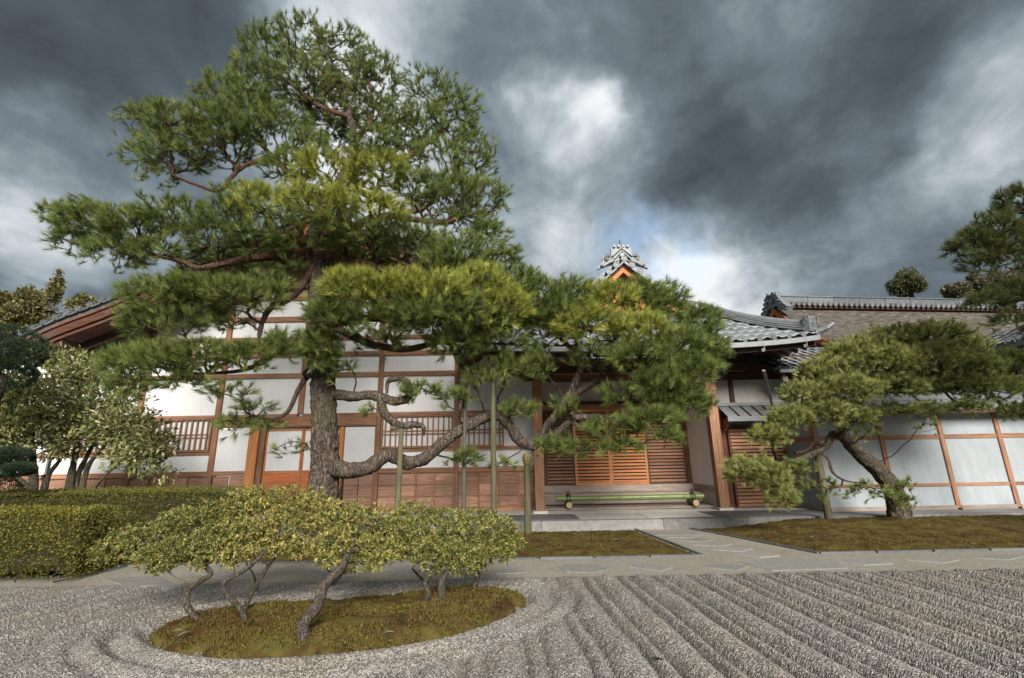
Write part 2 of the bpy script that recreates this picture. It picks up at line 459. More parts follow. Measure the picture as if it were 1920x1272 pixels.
def needle_geo(tips, dirs, n, L, wd, c0, c1, spread=.75, droop=0.0):
    m_ = len(tips)
    d = nrm(dirs[:, None] + .92 * spread * nrm(RNG.normal(size=(m_, n, 3))) * RNG.uniform(.35, 1.15, (m_, n, 1)))
    L_ = L * RNG.uniform(.7, 1.15, (m_, n, 1))
    base = tips[:, None] - dirs[:, None] * RNG.uniform(0, .55, (m_, n, 1)) * L
    side = nrm(np.cross(d, RNG.normal(size=(m_, n, 3)))) * wd / 2
    end = base + d * L_; end[..., 2] += droop * L
    V = np.stack([base - side, base + side, end], 2).reshape(-1, 3)
    F = np.arange(len(V)).reshape(-1, 3)
    mixf = np.clip(RNG.uniform(0, .9, (m_, 1, 1)) + RNG.uniform(-.25, .3, (m_, n, 1)), 0, 1)
    c = np.array(c0) * (1 - mixf) + np.array(c1) * mixf
    brown = (RNG.uniform(size=(m_, n, 1)) < .06)
    c = np.where(brown, np.array((.22, .11, .035)), c)
    return V, F, np.repeat(c.reshape(-1, 3), 3, axis=0)

def leaf_geo(pts, dirs, n, L, wd, pal, spread=.9, jitter=.02):
    m_ = len(pts)
    d = nrm(dirs[:, None] + spread * nrm(RNG.normal(size=(m_, n, 3))))
    b_ = pts[:, None] + RNG.normal(size=(m_, n, 3)) * jitter
    L_ = L * RNG.uniform(.5, 1.45, (m_, n, 1))
    up = nrm(dirs[:, None] * .6 + RNG.normal(size=(m_, n, 3)) * .5 + np.array((0, 0, .8)))
    side = nrm(np.cross(d, up)) * (wd / 2) * (L_ / L); nn = nrm(np.cross(side, d))
    mid = b_ + d * L_ * .5 + nn * L_ * .10
    V = np.stack([b_, mid + side, b_ + d * L_, mid - side], 2).reshape(-1, 3)
    F = np.arange(len(V)).reshape(-1, 4)
    pal = np.array(pal); k = RNG.integers(0, len(pal), (m_, n)); k2 = RNG.integers(0, len(pal), (m_, 1))
    c = pal[k] * .5 + pal[np.broadcast_to(k2, (m_, n))] * .5
    c = c * RNG.uniform(.75, 1.25, (m_, n, 1))
    return V, F, np.repeat(c.reshape(-1, 3), 4, axis=0)

def grow(root, tips, step=.12, wob=.035, bias=.35, r_tip=.0035, power=.42):
    """twigs from a root point to every tip; returns segment arrays and the end direction of every tip"""
    order = np.argsort(np.linalg.norm(tips - root, axis=1))
    cap = 1 + int(sum(np.linalg.norm(tips - root, axis=1) / step)) + len(tips) * 3 + 50
    N = np.zeros((cap, 3)); par = np.full(cap, -1); dist = np.zeros(cap)
    N[0] = root; k = 1; tipn = np.zeros(len(tips), int)
    for ti in order:
        t_ = tips[ti]
        dd = np.linalg.norm(N[:k] - t_, axis=1)
        j = int(np.argmin(dd + bias * dist[:k]))
        L = dd[j]; ns = max(1, int(L / step)); a = N[j].copy(); p = j
        perp = RNG.normal(size=3) * wob * min(1, L * 2)
        for q in range(1, ns + 1):
            f = q / ns
            pt = a + (t_ - a) * f + perp * math.sin(math.pi * f) * 1.5 + (RNG.normal(size=3) * wob * .45 if q < ns else 0)
            N[k] = pt; par[k] = p; dist[k] = dist[p] + np.linalg.norm(pt - N[p]); p = k; k += 1
        tipn[ti] = p
    cnt = np.zeros(k); cnt[tipn] = 1
    for i in range(k - 1, 0, -1): cnt[par[i]] += cnt[i]
    r = r_tip * np.maximum(cnt, 1) ** power
    ch = np.arange(1, k); pa = par[1:k]
    tdir = nrm(N[tipn] - N[par[tipn]])
    return N[pa], N[ch], r[pa], r[ch], tdir

def seg_geo(A, B, ra, rb, n=3):
    d = nrm(B - A); ref = np.where(np.abs(d[:, 2:3]) > .9, np.array([[1., 0, 0]]), np.array([[0, 0, 1.]]))
    a = nrm(np.cross(d, ref)); b_ = np.cross(d, a)
    th = np.arange(n) * 2 * np.pi / n
    o = a[:, None] * np.cos(th)[None, :, None] + b_[:, None] * np.sin(th)[None, :, None]
    ra = np.minimum(ra, rb * 1.6)
    V = np.concatenate([A[:, None] + o * ra[:, None, None], B[:, None] + o * rb[:, None, None]], 1).reshape(-1, 3)
    m_ = len(A); base = (np.arange(m_) * 2 * n)[:, None, None]
    j = np.arange(n); q = np.stack([j, (j + 1) % n, (j + 1) % n + n, j + n], 1)[None]
    return V, (base + q).reshape(-1, 4)

def poly_sd(px, py, poly):
    """signed distance, positive inside"""
    poly = np.array(poly)[:, :2]; n = len(poly); dmin = np.full(px.shape, 1e9); ins = np.zeros(px.shape, bool)
    for i in range(n):
        a = poly[i]; b_ = poly[(i + 1) % n]; e = b_ - a; L2 = e.dot(e) + 1e-12
        t_ = np.clip(((px - a[0]) * e[0] + (py - a[1]) * e[1]) / L2, 0, 1)
        dmin = np.minimum(dmin, np.hypot(px - a[0] - t_ * e[0], py - a[1] - t_ * e[1]))
        c_ = ((a[1] > py) != (b_[1] > py)) & (px < (b_[0] - a[0]) * (py - a[1]) / (b_[1] - a[1] + 1e-12) + a[0])
        ins ^= c_
    return np.where(ins, dmin, -dmin)

# ================================================================== THE GROUND
YG = 6.95                                   # far edge of the raked gravel
V = [(-700, -60, -.07), (700, -60, -.07), (700, 1400, -.07), (-700, 1400, -.07)]
o = link('ground', pyobj('ground', V, [(0, 1, 2, 3)], 'soil'), None, kind='structure')

isl_px = [(282, 1186), (300, 1204), (350, 1218), (430, 1229), (540, 1228), (650, 1220), (760, 1206), (860, 1184), (940, 1153), (985, 1126), (960, 1111),
          (890, 1104), (800, 1112), (700, 1124), (600, 1132), (500, 1138), (430, 1146), (350, 1162)]
isl = [G(x, y) for x, y in isl_px]
isl = catmull(isl + [isl[0]], 4)[:-1]

rows, cols = 295, 800
iy = np.linspace(1 / 2.75, 1 / YG, rows); Yr = 1 / iy
ux = np.linspace(-1.32, 1.32, cols)
YY, UU = np.meshgrid(Yr, ux, indexing='ij'); XX = UU * YY
sdI = poly_sd(XX, YY, isl)
PER = .47
def furrow(ph):
    ph = ph - np.floor(ph)
    wide = np.where(ph < .66, np.sin(np.pi * np.clip(ph / .66, 0, 1)) ** .55, 0)
    nar = np.where(ph >= .66, np.sin(np.pi * np.clip((ph - .66) / .34, 0, 1)) ** .8 * .80, 0)
    return wide + nar
def sawt(ph):
    u = ph - np.floor(ph)
    a_ = np.where(u < .74, u / .74, (1 - u) / .26)
    return a_ * a_ * (3 - 2 * a_) * .35 + a_ * .65
wob = (fbm(XX * 1.1, YY * .7, 0, 3) - .5) * .07
pr = (XX + .062 * YY) / PER + wob / PER                    # right field, furrows running away from the viewer
pl = (XX * .95 - .30 * (YY - 5) * 1.0) / (PER * .80) + wob / PER
side = 1 / (1 + np.exp((XX + 1.35 + (YY - 5.3) * .15) * 9))          # 1 on the left field
hf = furrow(pr) * (1 - side) + sawt(pl) * side * .38
dist = -sdI
ringh = (.5 + .5 * np.cos((dist - .16) / .27 * 2 * np.pi)) ** .9 * .62
rw = 1 / (1 + np.exp((dist - .62) * 22))
hf = hf * (1 - rw) + ringh * rw
edge = np.clip((YG - .02 - YY) / .22, 0, 1)
hf *= edge
ZZ = hf * .104 - .033 * edge
ZZ += (vnoise(XX * 70, YY * 70, 0, 11) - .5) * .006 * (.4 + .6 * edge) + (RNG.random(XX.shape) - .5) * .0095 * (.3 + .7 * edge) + (fbm(XX * 6, YY * 6, 0, 2) - .5) * .012
ZZ -= np.clip(sdI + .05, 0, .15) * .4
i, j = np.meshgrid(np.arange(rows - 1), np.arange(cols - 1), indexing='ij')
F = np.stack([i * cols + j, i * cols + j + 1, (i + 1) * cols + j + 1, (i + 1) * cols + j], -1).reshape(-1, 4)
link('raked_gravel', npmesh('raked_gravel', np.stack([XX, YY, ZZ], -1), F, 'gravel', smooth=False), None, kind='stuff',
     label='pale grey gravel raked into long parallel ridges')
# the part of the gravel court nearer than the picture, and beyond its sides
V = [(-40, -40, -.03), (40, -40, -.03), (40, 2.8, -.03), (-40, 2.8, -.03), (-40, 2.8, -.03), (-3.6, 2.8, -.03), (-9.2, 6.95, -.03), (-40, 6.95, -.03), (3.6, 2.8, -.03), (40, 2.8, -.03), (40, 6.95, -.03), (9.2, 6.95, -.03)]
link('gravel_court', pyobj('gravel_court', V, [(0, 1, 2, 3), (4, 5, 6, 7), (8, 9, 10, 11)], 'gravel'), None, kind='structure')

# path of fine gravel with flagstones
YP0, YP1, YL = YG - .01, 8.2, 11.3
pa, pb = G(1200, 998)[0], G(1328, 1047)[0]       # left border of the walk to the entrance
pc_, pd = G(1302, 994)[0], G(1545, 1041)[0]      # right border
nx, ny = 260, 40
xs = np.linspace(-16, 16, nx); ys = np.linspace(YP0, YP1 + .12, ny)
X, Y = np.meshgrid(xs, ys, indexing='ij')
Z = -.006 + (vnoise(X * 14, Y * 14, 0, 4) - .5) * .004 + (fbm(X * 2, Y * 2, 0, 5) - .5) * .006
i, j = np.meshgrid(np.arange(nx - 1), np.arange(ny - 1), indexing='ij')
F1 = np.stack([i * ny + j, (i + 1) * ny + j, (i + 1) * ny + j + 1, i * ny + j + 1], -1).reshape(-1, 4)
nb = 60; tt = np.linspace(0, 1, nb); V2 = []
for q in tt:
    yy = YP1 + .10 + (YL - YP1 - .10) * q
    xl = pb + (pa - pb) * q - .08; xr = pd + (pc_ - pd) * q + .08
    for s_ in np.linspace(0, 1, 14): V2.append((xl + (xr - xl) * s_, yy, -.0045 + random.uniform(-.003, .003)))
i, j = np.meshgrid(np.arange(nb - 1), np.arange(13), indexing='ij')
F2 = np.stack([i * 14 + j, i * 14 + j + 1, (i + 1) * 14 + j + 1, (i + 1) * 14 + j], -1).reshape(-1, 4) + nx * ny
path = link('garden_path', npmesh('garden_path', np.vstack([np.stack([X, Y, Z], -1).reshape(-1, 3), V2]), np.vstack([F1, F2]), 'gravel_path', smooth=True), None, kind='structure')
def slab(name, poly, z0, z1, mat, parent, **k):
    poly = [tuple(p[:2]) for p in poly]; n = len(poly)
    cx = sum(p[0] for p in poly) / n; cy = sum(p[1] for p in poly) / n
    ar = sum(poly[i_][0] * poly[(i_ + 1) % n][1] - poly[(i_ + 1) % n][0] * poly[i_][1] for i_ in range(n))
    if ar < 0: poly = poly[::-1]
    ins = [(cx + (x - cx) * .975, cy + (y - cy) * .965) for x, y in poly]
    V = [(x, y, z0) for x, y in poly] + [(x, y, z1 - .008) for x, y in poly] + [(x, y, z1) for x, y in ins]
    F = [tuple(range(2 * n, 3 * n))]
    for a in range(n):
        b_ = (a + 1) % n
        F += [(a, b_, n + b_, n + a), (n + a, n + b_, 2 * n + b_, 2 * n + a)]
    return link(name, pyobj(name, V, F, mat), parent, **k)
flag_px = [
    [(1045, 1062), (1062, 1073), (1115, 1074), (1150, 1066), (1105, 1058), (1070, 1057)],
    [(1178, 1063), (1240, 1071), (1262, 1064), (1228, 1057), (1190, 1056)],
    [(1315, 1063), (1382, 1070), (1405, 1061), (1350, 1057)],
    [(1383, 1053), (1447, 1071), (1590, 1066), (1560, 1052), (1470, 1047)],
    [(1570, 1053), (1620, 1060), (1675, 1057), (1640, 1049), (1585, 1048)],
    [(1700, 1050), (1770, 1056), (1800, 1050), (1740, 1045)],
    [(1830, 1046), (1890, 1050), (1918, 1044), (1860, 1040)],
    [(905, 1068), (930, 1076), (985, 1074), (975, 1066)],
    [(560, 1070), (600, 1082), (670, 1078), (650, 1068)],
    [(360, 1072), (420, 1086), (500, 1080), (470, 1070)],
    [(190, 1085), (240, 1100), (330, 1096), (300, 1080)],
    [(720, 1066), (760, 1078), (830, 1075), (800, 1064)],
    [(1376, 1039), (1425, 1046), (1462, 1042), (1440, 1036)],
    [(1335, 1031), (1392, 1035), (1412, 1029), (1372, 1025)],
    [(1302, 1022), (1355, 1025), (1372, 1020), (1330, 1016)],
    [(1273, 1014), (1322, 1016), (1338, 1012), (1300, 1009)],
    [(1250, 1008), (1296, 1009), (1308, 1006), (1270, 1004)],
    [(1208, 998.5), (1222, 1004), (1318, 1003), (1296, 998)]]
for q, fp in enumerate(flag_px):
    hz_ = .002 if q not in (3, 12, 13, 14, 15, 16) else .004
    slab('flagstone', [G(x, y) for x, y in fp], -.06, hz_, 'flagstone', path)
# edging stones
def edging(a, b, n):
    a = np.array(a, float); b = np.array(b, float)
    for q in range(n):
        s0 = a + (b - a) * (q / n + .002); s1 = a + (b - a) * ((q + 1) / n - .002)
        MB().beam((*s0[:2], .0 + random.uniform(-.004, .004)), (*s1[:2], .0), .055, .05).obj('edging_stone', 'stone_dark', path)
edging((pb, YP1, 0), (pa, YL, 0), 4); edging((pd, YP1 + .03, 0), (pc_, YL, 0), 4)
edging((-12, YP1 + .03, 0), (pb, YP1, 0), 17); edging((pd, YP1 + .03, 0), (15, YP1 + .08, 0), 11)

def moss_bed(name, poly, hfun, res, blades, bladeh, label, seed):
    poly = np.array([p[:2] for p in poly]); x0, y0 = poly.min(0) - .1; x1, y1 = poly.max(0) + .1
    nx, ny = int((x1 - x0) / res), int((y1 - y0) / res)
    X, Y = np.meshgrid(np.linspace(x0, x1, nx), np.linspace(y0, y1, ny), indexing='ij')
    sd_ = poly_sd(X, Y, poly) + (fbm(X * 7, Y * 7, 0, seed) - .5) * .20
    Z = hfun(X, Y, sd_) + (fbm(X * 8, Y * 8, 0, seed + 4) - .5) * .045 + (RNG.random(X.shape) - .5) * .012
    Z = np.where(sd_ < 0, -.05, Z)
    keep = sd_ > -res * 1.5
    i, j = np.meshgrid(np.arange(nx - 1), np.arange(ny - 1), indexing='ij')
    k = keep[:-1, :-1] & keep[1:, :-1] & keep[1:, 1:] & keep[:-1, 1:]
    F = np.stack([i * ny + j, (i + 1) * ny + j, (i + 1) * ny + j + 1, i * ny + j + 1], -1)[k]
    o = link(name, npmesh(name, np.stack([X, Y, Z], -1), F, 'moss', smooth=True), None, kind='stuff', label=label)
    # short upright shoots, denser towards the viewer
    bx = RNG.uniform(x0, x1, blades * 3); by = y0 + (y1 - y0) * RNG.random(blades * 3) ** 1.3
    s2 = poly_sd(bx, by, poly); ok = s2 > -.02; bx, by, s2 = bx[ok][:blades], by[ok][:blades], s2[ok][:blades]
    ix = np.clip(((bx - x0) / (x1 - x0) * (nx - 1)).astype(int), 0, nx - 1); iy_ = np.clip(((by - y0) / (y1 - y0) * (ny - 1)).astype(int), 0, ny - 1)
    bz = Z[ix, iy_]
    bare = fbm(bx * 2.4, by * 3.2, 0, seed + 15) + RNG.uniform(-.05, .05, len(bx)) > .40; bx, by, bz = bx[bare], by[bare], bz[bare]
    pts = np.stack([bx, by, bz - .004], 1)
    tone = fbm(bx * 1.6, by * 2.2, 0, seed + 8)
    clump = vnoise(bx * 9, by * 9, 0, seed + 3)
    d = nrm(RNG.normal(size=(len(pts), 3)) * .45 + np.array((0, 0, 1)))
    hgt = bladeh * (.4 + 1.0 * clump)[:, None] * RNG.uniform(.6, 1.3, (len(pts), 1))
    sdv = nrm(np.cross(d, RNG.normal(size=(len(pts), 3)))) * bladeh * .16
    V = np.stack([pts - sdv, pts + sdv, pts + d * hgt], 1).reshape(-1, 3)
    f = np.clip((tone - .36) / .28, 0, 1)[:, None] + RNG.uniform(-.25, .25, (len(pts), 1)); f = np.clip(f, 0, 1)
    c = np.array((.15, .080, .026)) * (1 - f) + (np.array((.22, .185, .04)) if seed < 50 else np.array((.19, .120, .03))) * f
    rn_ = RNG.random((len(pts), 1))
    c = np.where(rn_ < .10, np.array((.30, .26, .10)), c); c = np.where((rn_ > .10) & (rn_ < .36), np.array((.035, .024, .010)), c); c = np.where((rn_ > .36) & (rn_ < .48), np.array((.10, .11, .025)), c)
    # shed needles lying on the moss
    nn_ = 1400; k_ = RNG.integers(0, len(pts), nn_); an = RNG.uniform(0, math.pi, nn_); dv = np.stack([np.cos(an), np.sin(an), RNG.uniform(-.1, .1, nn_)], 1) * RNG.uniform(.03, .07, (nn_, 1)); sv = np.stack([-np.sin(an), np.cos(an), 0 * an], 1) * .0035
    pc = pts[k_] + np.array((0, 0, bladeh * .7)); Vn_ = np.stack([pc - sv, pc + sv, pc + dv], 1).reshape(-1, 3)
    lt_ = link('shed_needles', npmesh('shed_needles', Vn_, np.arange(len(Vn_)).reshape(-1, 3), 'moss_leaf', np.tile((.34, .22, .11), (len(Vn_), 1))), o, kind='stuff')
    link('moss_shoots', npmesh('moss_shoots', V, np.arange(len(V)).reshape(-1, 3), 'moss_leaf', np.repeat(c, 3, axis=0)), o, kind='stuff')
    return o
def island_h(X, Y, s): return -.02 + .10 * np.clip(s / .22, 0, 1) ** .7
moss_bed('moss_island', isl, island_h, .022, 60000, .029, 'oval island of green and brown moss among raked gravel', 20)
bedL = [(pb - .04, YP1 + .06), (pa - .03, YL - .02), (-14, YL - .02), (-14, YP1 + .06)]
bedR = [(pd + .05, YP1 + .08), (15, YP1 + .12), (15, YL - .02), (pc_ + .05, YL - .02)]
moss_bed('moss_bed', bedL, lambda X, Y, s: -.01 + .045 * np.clip(s / .3, 0, 1), .05, 28000, .030, 'low yellow green moss bed left of the stepping stones', 40)
def right_h(X, Y, s): return -.01 + .05 * np.clip(s / .3, 0, 1) + .16 * np.clip((Y - 9) / 1.6, 0, 1) * np.clip((X - 4.6) / 1.6, 0, 1)
moss_bed('moss_bed', bedR, right_h, .05, 38000, .032, 'mounded reddish brown moss bed under the leaning pine', 60)

# stone ledge before the buildings
LZ = .21
ledge = link('stone_ledge', pyobj('stone_ledge', boxv(-14, 16, 11.62, 15.0, -.07, LZ - .035), BOXF, 'stone_dark'), None, kind='structure')
x = -13.9; q = 0
jx = PX(1245, 990, YL)
cuts = [jx - 2.75 * k for k in range(5, 0, -1)] + [jx, jx + 1.9, jx + 4.3, jx + 6.5, jx + 8.9, jx + 11]
for a, b in zip(cuts[:-1], cuts[1:]):
    slab('kerb_stone', [(a + .004, YL), (b - .004, YL), (b - .004, YL + .34), (a + .004, YL + .34)], -.06, LZ + random.uniform(-.004, .004), 'stone_kerb', ledge)
# paving of the ledge
PXl, PXr = 0.72, 5.42                                     # inner lines of the porch
for a, b, mt in ((-13.8, -9, 'stone_dark'), (-9, -4.4, 'stone_dark'), (-4.4, .1, 'stone_dark'), (.1, 1.5, 'stone_dark'), (1.5, 3.1, 'stone_pale'), (3.1, 4.7, 'stone_pale'), (4.7, 6.6, 'stone_dark'), (6.6, 8.7, 'stone_dark'), (8.7, 12, 'stone_kerb'), (12, 15.6, 'stone_kerb')):
    slab('paving_slab', [(a + .006, YL + .35), (b - .006, YL + .35), (b - .006, YL + 1.6), (a + .006, YL + 1.6)], .1, LZ + random.uniform(-.006, .002), mt, ledge)
slab('paving_slab', [(-13.8, YL + 1.61), (15.6, YL + 1.61), (15.6, 14.6), (-13.8, 14.6)], .1, LZ, 'stone_pale', ledge)

# ================================================================== GABLED HALL (left)
YF = 14.0
hall = thing('gabled_hall', 'large white plastered hall with brown timber frame behind the tall pine', 'building', (-5, YF, 0))
pxs = [-28, 119, 268, 415, 567, 713, 857]
posts = [PX(x, 740, YF) for x in pxs]
posts.insert(0, 2 * posts[0] - posts[1])
Xr = PXl - .02                                            # right end meets the porch
XR = 640
def Z_(y): return PZ(XR, y, YF)
ZTOP = Z_(702); zr = {k: Z_(k) for k in (886, 880, 848, 842, 780, 775, 707, 699, 668, 660, 637, 631, 602, 593)}
z_sill, z_base = zr[886], LZ
pw = .075
# gable outline in the plane of the verge
YV = 12.35
half_px = [(38, 631), (110, 599), (180, 573), (240, 549), (321, 512), (370, 489), (450, 455), (530, 424), (598, 398)]
gl = [P(x, y, YV) for x, y in half_px]
cxg = gl[-1][0]
gline = [(p[0], p[2]) for p in gl]
gline = [tuple(v) for v in catmull(np.array(gline), 6)]
fullg = gline + [(2 * cxg - x, z) for x, z in gline[::-1][1:]]
def roofz(X):
    xa = [g[0] for g in gline]; za = [g[1] for g in gline]
    return float(np.interp(X if X <= cxg else 2 * cxg - X, xa, za))
# plaster body in panels between posts, posts and rails
allx = posts + [Xr]
for a in posts:
    if a < gline[0][0] + .8: continue
    top = min(roofz(a) - .55, 8)
    part_box('post', 'wood_post', hall, a - pw, a + pw, YF - .06, YF + .14, LZ if a != posts[5] else Z_(775) + .003, top)
    if a != posts[5]: part_box('foundation_stone', 'stone_kerb', hall, a - .14, a + .14, YF - .12, YF + .16, LZ - .02, LZ + .05)
levels = [(z_sill, zr[848]), (zr[842], zr[780]), (zr[775], zr[707]), (zr[699], zr[668]), (zr[660], zr[637]), (zr[631], zr[602]), (zr[593], zr[593] + .55), (zr[593] + .63, zr[593] + 1.3)]
x_end_l = -15.4
edges = [x for x in ([x_end_l] + posts + [Xr]) if x >= x_end_l]
lat_bays = []
for bi, (a, b) in enumerate(zip(edges[:-1], edges[1:])):
    a2, b2 = a + pw, b - (pw if b != Xr else 0)
    mid = (a + b) / 2
    pxmid = bi
    is_door = posts[4] < mid < posts[6]        # the bay with the sliding doors (after insert index shift)
    for li, (z0, z1) in enumerate(levels):
        rz = min(roofz(a), roofz(b)) - .30
        if li >= 3 and z0 > rz: continue
        z1c = min(z1, max(roofz(a), roofz(b)) - .25)
        if z1c <= z0: continue
        name_m = 'plaster'
        if li <= 1 and is_door: continue
        part_box('plaster_panel', name_m, hall, a2, b2, YF + .03, YF + .09, z0, z1c)
# upper rails (continuous, butted between posts)
rails = [(zr[886] - .09, zr[886], 0), (zr[848], zr[842], 1), (zr[780], zr[775], 2), (zr[707], zr[699], 3), (zr[668], zr[660], 4), (zr[637], zr[631], 5), (zr[602], zr[593], 6), (zr[593] + .55, zr[593] + .63, 7)]
rails[0] = (Z_(889), Z_(880), 0)
for z0, z1, k in rails:
    for a, b in zip(edges[:-1], edges[1:]):
        if min(roofz(a), roofz(b)) - .3 < z0: continue
        mid = (a + b) / 2
        if k in (0, 1) and (posts[4] < mid < posts[6]): continue
        part_box('rail', 'wood_rail', hall, a + pw, b - (pw if b != Xr else 0), YF - .035, YF + .10, z0, z1)
# wide lintel over the doors
part_box('lintel', 'wood_rail', hall, posts[4] + pw, posts[6] - pw, YF - .05, YF + .11, Z_(799), Z_(780) - .003)
# wainscot boards
for a, b in zip(edges[:-1], edges[1:]):
    mid = (a + b) / 2
    if posts[4] < mid < posts[6]: continue
    aa, bb = a + pw, b - (pw if b != Xr else 0)
    nb = 4 if bb - aa > 1.8 else 3
    wdt = (bb - aa) / nb; zt, zb = Z_(889), LZ + .10; dz = (zt - zb) / 3
    for q in range(nb):
        for r in range(3):
            part_box('wainscot_board', 'wood_board', hall, aa + q * wdt + .004, aa + (q + 1) * wdt - .004, YF + .02, YF + .05, zb + r * dz + .003, zb + (r + 1) * dz - .003)
        if q: part_box('batten', 'wood_post', hall, aa + q * wdt - .022, aa + q * wdt + .022, YF - .03, YF + .018, zb, zt - .004)
    for r in (1, 2): part_box('wainscot_rail', 'wood_rail', hall, aa, bb, YF - .012, YF + .018, zb + r * dz - .012, zb + r * dz + .012)
    part_box('sill_beam', 'wood_rail', hall, aa, bb, YF - .04, YF + .1, LZ + .0, zb - .003)
# lattice windows
def lattice(x0, x1, z0, z1, n, paper='paper'):
    wd = MB().box(x0, x1, YF - .08, YF - .015, z1 - .05, z1 + .02).box(x0, x1, YF - .08, YF - .015, z0 - .03, z0 + .03)
    wd.box(x0, x0 + .05, YF - .08, YF - .015, z0 + .03, z1 - .05).box(x1 - .05, x1, YF - .08, YF - .015, z0 + .03, z1 - .05)
    win = wd.obj('lattice_window', 'wood_rail', hall)
    part_box('paper_screen', paper, win, x0 + .05, x1 - .05, YF + .0, YF + .02, z0 + .03, z1 - .05)
    for q in range(n):
        xx = x0 + .05 + (x1 - x0 - .1) * (q + .5) / n
        part_box('slat', 'wood_post', win, xx - .02, xx + .02, YF - .07, YF - .035, z0 + .03, z1 - .05)
    for f in (.40, .5):
        part_box('crossbar', 'wood_rail', win, x0 + .05, x1 - .05, YF - .034, YF - .018, z0 + (z1 - z0) * f - .015, z0 + (z1 - z0) * f + .015)
zl0, zl1 = Z_(841), Z_(781)
lattice(posts[3] + pw + .02, posts[4] - pw - .02, zl0, zl1, 13)
lattice(posts[6] + pw + .02, posts[7] - pw - .02, zl0, zl1, 13)
lattice(posts[7] + pw + .02, PX(945, 810, YF), zl0, zl1, 8)
lattice(posts[2] + pw + .02, posts[3] - pw - .02, zl0, zl1, 13)
w0_, w1_ = PX(644, 900, YF), posts[6] - pw
for q in range(2):
    for r in range(3):
        dz = (Z_(889) - LZ - .1) / 3
        part_box('wainscot_board', 'wood_board', hall, w0_ + (w1_ - w0_) * q / 2 + .01, w0_ + (w1_ - w0_) * (q + 1) / 2 - .01, YF + .02, YF + .05, LZ + .1 + r * dz, LZ + .1 + (r + 1) * dz - .01)
part_box('rail', 'wood_rail', hall, w0_, w1_, YF - .035, YF + .1, Z_(889), Z_(880) - .002)
part_box('rail', 'wood_rail', hall, posts[4] + pw, PX(465, 900, YF), YF - .035, YF + .1, Z_(889), Z_(880) - .002)
# slatted vent high in the gable
lattice(PX(455, 640, YF), PX(560, 640, YF), Z_(656), Z_(640), 12)
# doors bay
dx0, dx1 = PX(487, 850, YF), PX(578, 850, YF)
part_box('door_post', 'wood_orange_post', hall, PX(466, 850, YF), PX(484, 850, YF), YF - .09, YF + .1, LZ, Z_(801))
part_box('door_post', 'wood_post', hall, PX(486, 850, YF), PX(495, 850, YF), YF - .05, YF + .1, LZ, Z_(801))
part_box('door_post', 'wood_orange_post', hall, PX(636, 850, YF), PX(643, 850, YF), YF - .05, YF + .1, LZ, Z_(801))
part_box('plaster_panel', 'plaster', hall, posts[4] + pw, PX(465, 850, YF), YF + .02, YF + .08, Z_(880), Z_(801))
part_box('plaster_panel', 'plaster', hall, PX(644, 850, YF), posts[6] - pw, YF + .02, YF + .08, Z_(880), Z_(801))
aa, bb = posts[4] + pw, PX(465, 850, YF)
for q in range(2):
    w_ = (bb - aa) / 2
    for r in range(3):
        dz = (Z_(889) - LZ - .05) / 3
        part_box('wainscot_board', 'wood_board', hall, aa + q * w_ + .02, aa + (q + 1) * w_ - .02, YF + .01, YF + .05, LZ + .05 + r * dz, LZ + .05 + (r + 1) * dz - .01)
dl = PX(496, 850, YF); dr = PX(635, 850, YF)
for q in range(2):
    a = dl + (dr - dl) * q / 2; b = dl + (dr - dl) * (q + 1) / 2
    dz0, dz1 = LZ + .06, Z_(803)
    yo = YF + .01 + .03 * q
    fr = MB().box(a + .002, a + .05, yo, yo + .03, dz0, dz1).box(b - .05, b - .002, yo, yo + .03, dz0, dz1).box(a + .05, b - .05, yo, yo + .03, dz1 - .06, dz1).box(a + .05, b - .05, yo, yo + .03, dz0, dz0 + .05).box(a + .05, b - .05, yo, yo + .03, Z_(886), Z_(881))
    dr_ = fr.obj('sliding_door', 'wood_orange', hall)
    part_box('paper_screen', 'paper', dr_, a + .05, b - .05, yo + .012, yo + .02, Z_(881), dz1 - .06)
    for r in range(1, 4):
        zq = Z_(881) + (dz1 - .06 - Z_(881)) * r / 4
        part_box('screen_bar', 'paper', dr_, a + .05, b - .05, yo + .004, yo + .0115, zq - .006, zq + .006)
    for r in range(1, 4):
        xq = a + .05 + (b - a - .1) * r / 4
        part_box('screen_bar', 'paper', dr_, xq - .005, xq + .005, yo + .003, yo + .0112, Z_(881), dz1 - .062)
    for r in range(4):
        z0 = dz0 + .05 + (Z_(886) - dz0 - .05) * r / 4; z1 = dz0 + .05 + (Z_(886) - dz0 - .05) * (r + 1) / 4
        part_box('door_board', 'wood_vermilion' if r == 3 else 'wood_orange', dr_, a + .05, b - .05, yo + .01, yo + .02, z0 + .004, z1 - .004)
# king post, gable ornament
part_box('gable_post', 'wood_dark_post', hall, cxg - .12, cxg + .12, YF - .08, YF + .02, zr[631], roofz(cxg) - .6)
gm = MB(); 
ornz = roofz(cxg) - .35
poly = [(cxg + s_ * a, ornz + b) for s_, a, b in [(1, .0, .1), (1, .22, -.05), (1, .40, -.28), (1, .30, -.42), (1, .18, -.40), (1, .12, -.60), (1, 0, -.78), (-1, .12, -.60), (-1, .18, -.40), (-1, .30, -.42), (-1, .40, -.28), (-1, .22, -.05)]]
gm.prism(poly, YV - .03, YV + .03).obj('gable_ornament', 'wood_orange', hall)
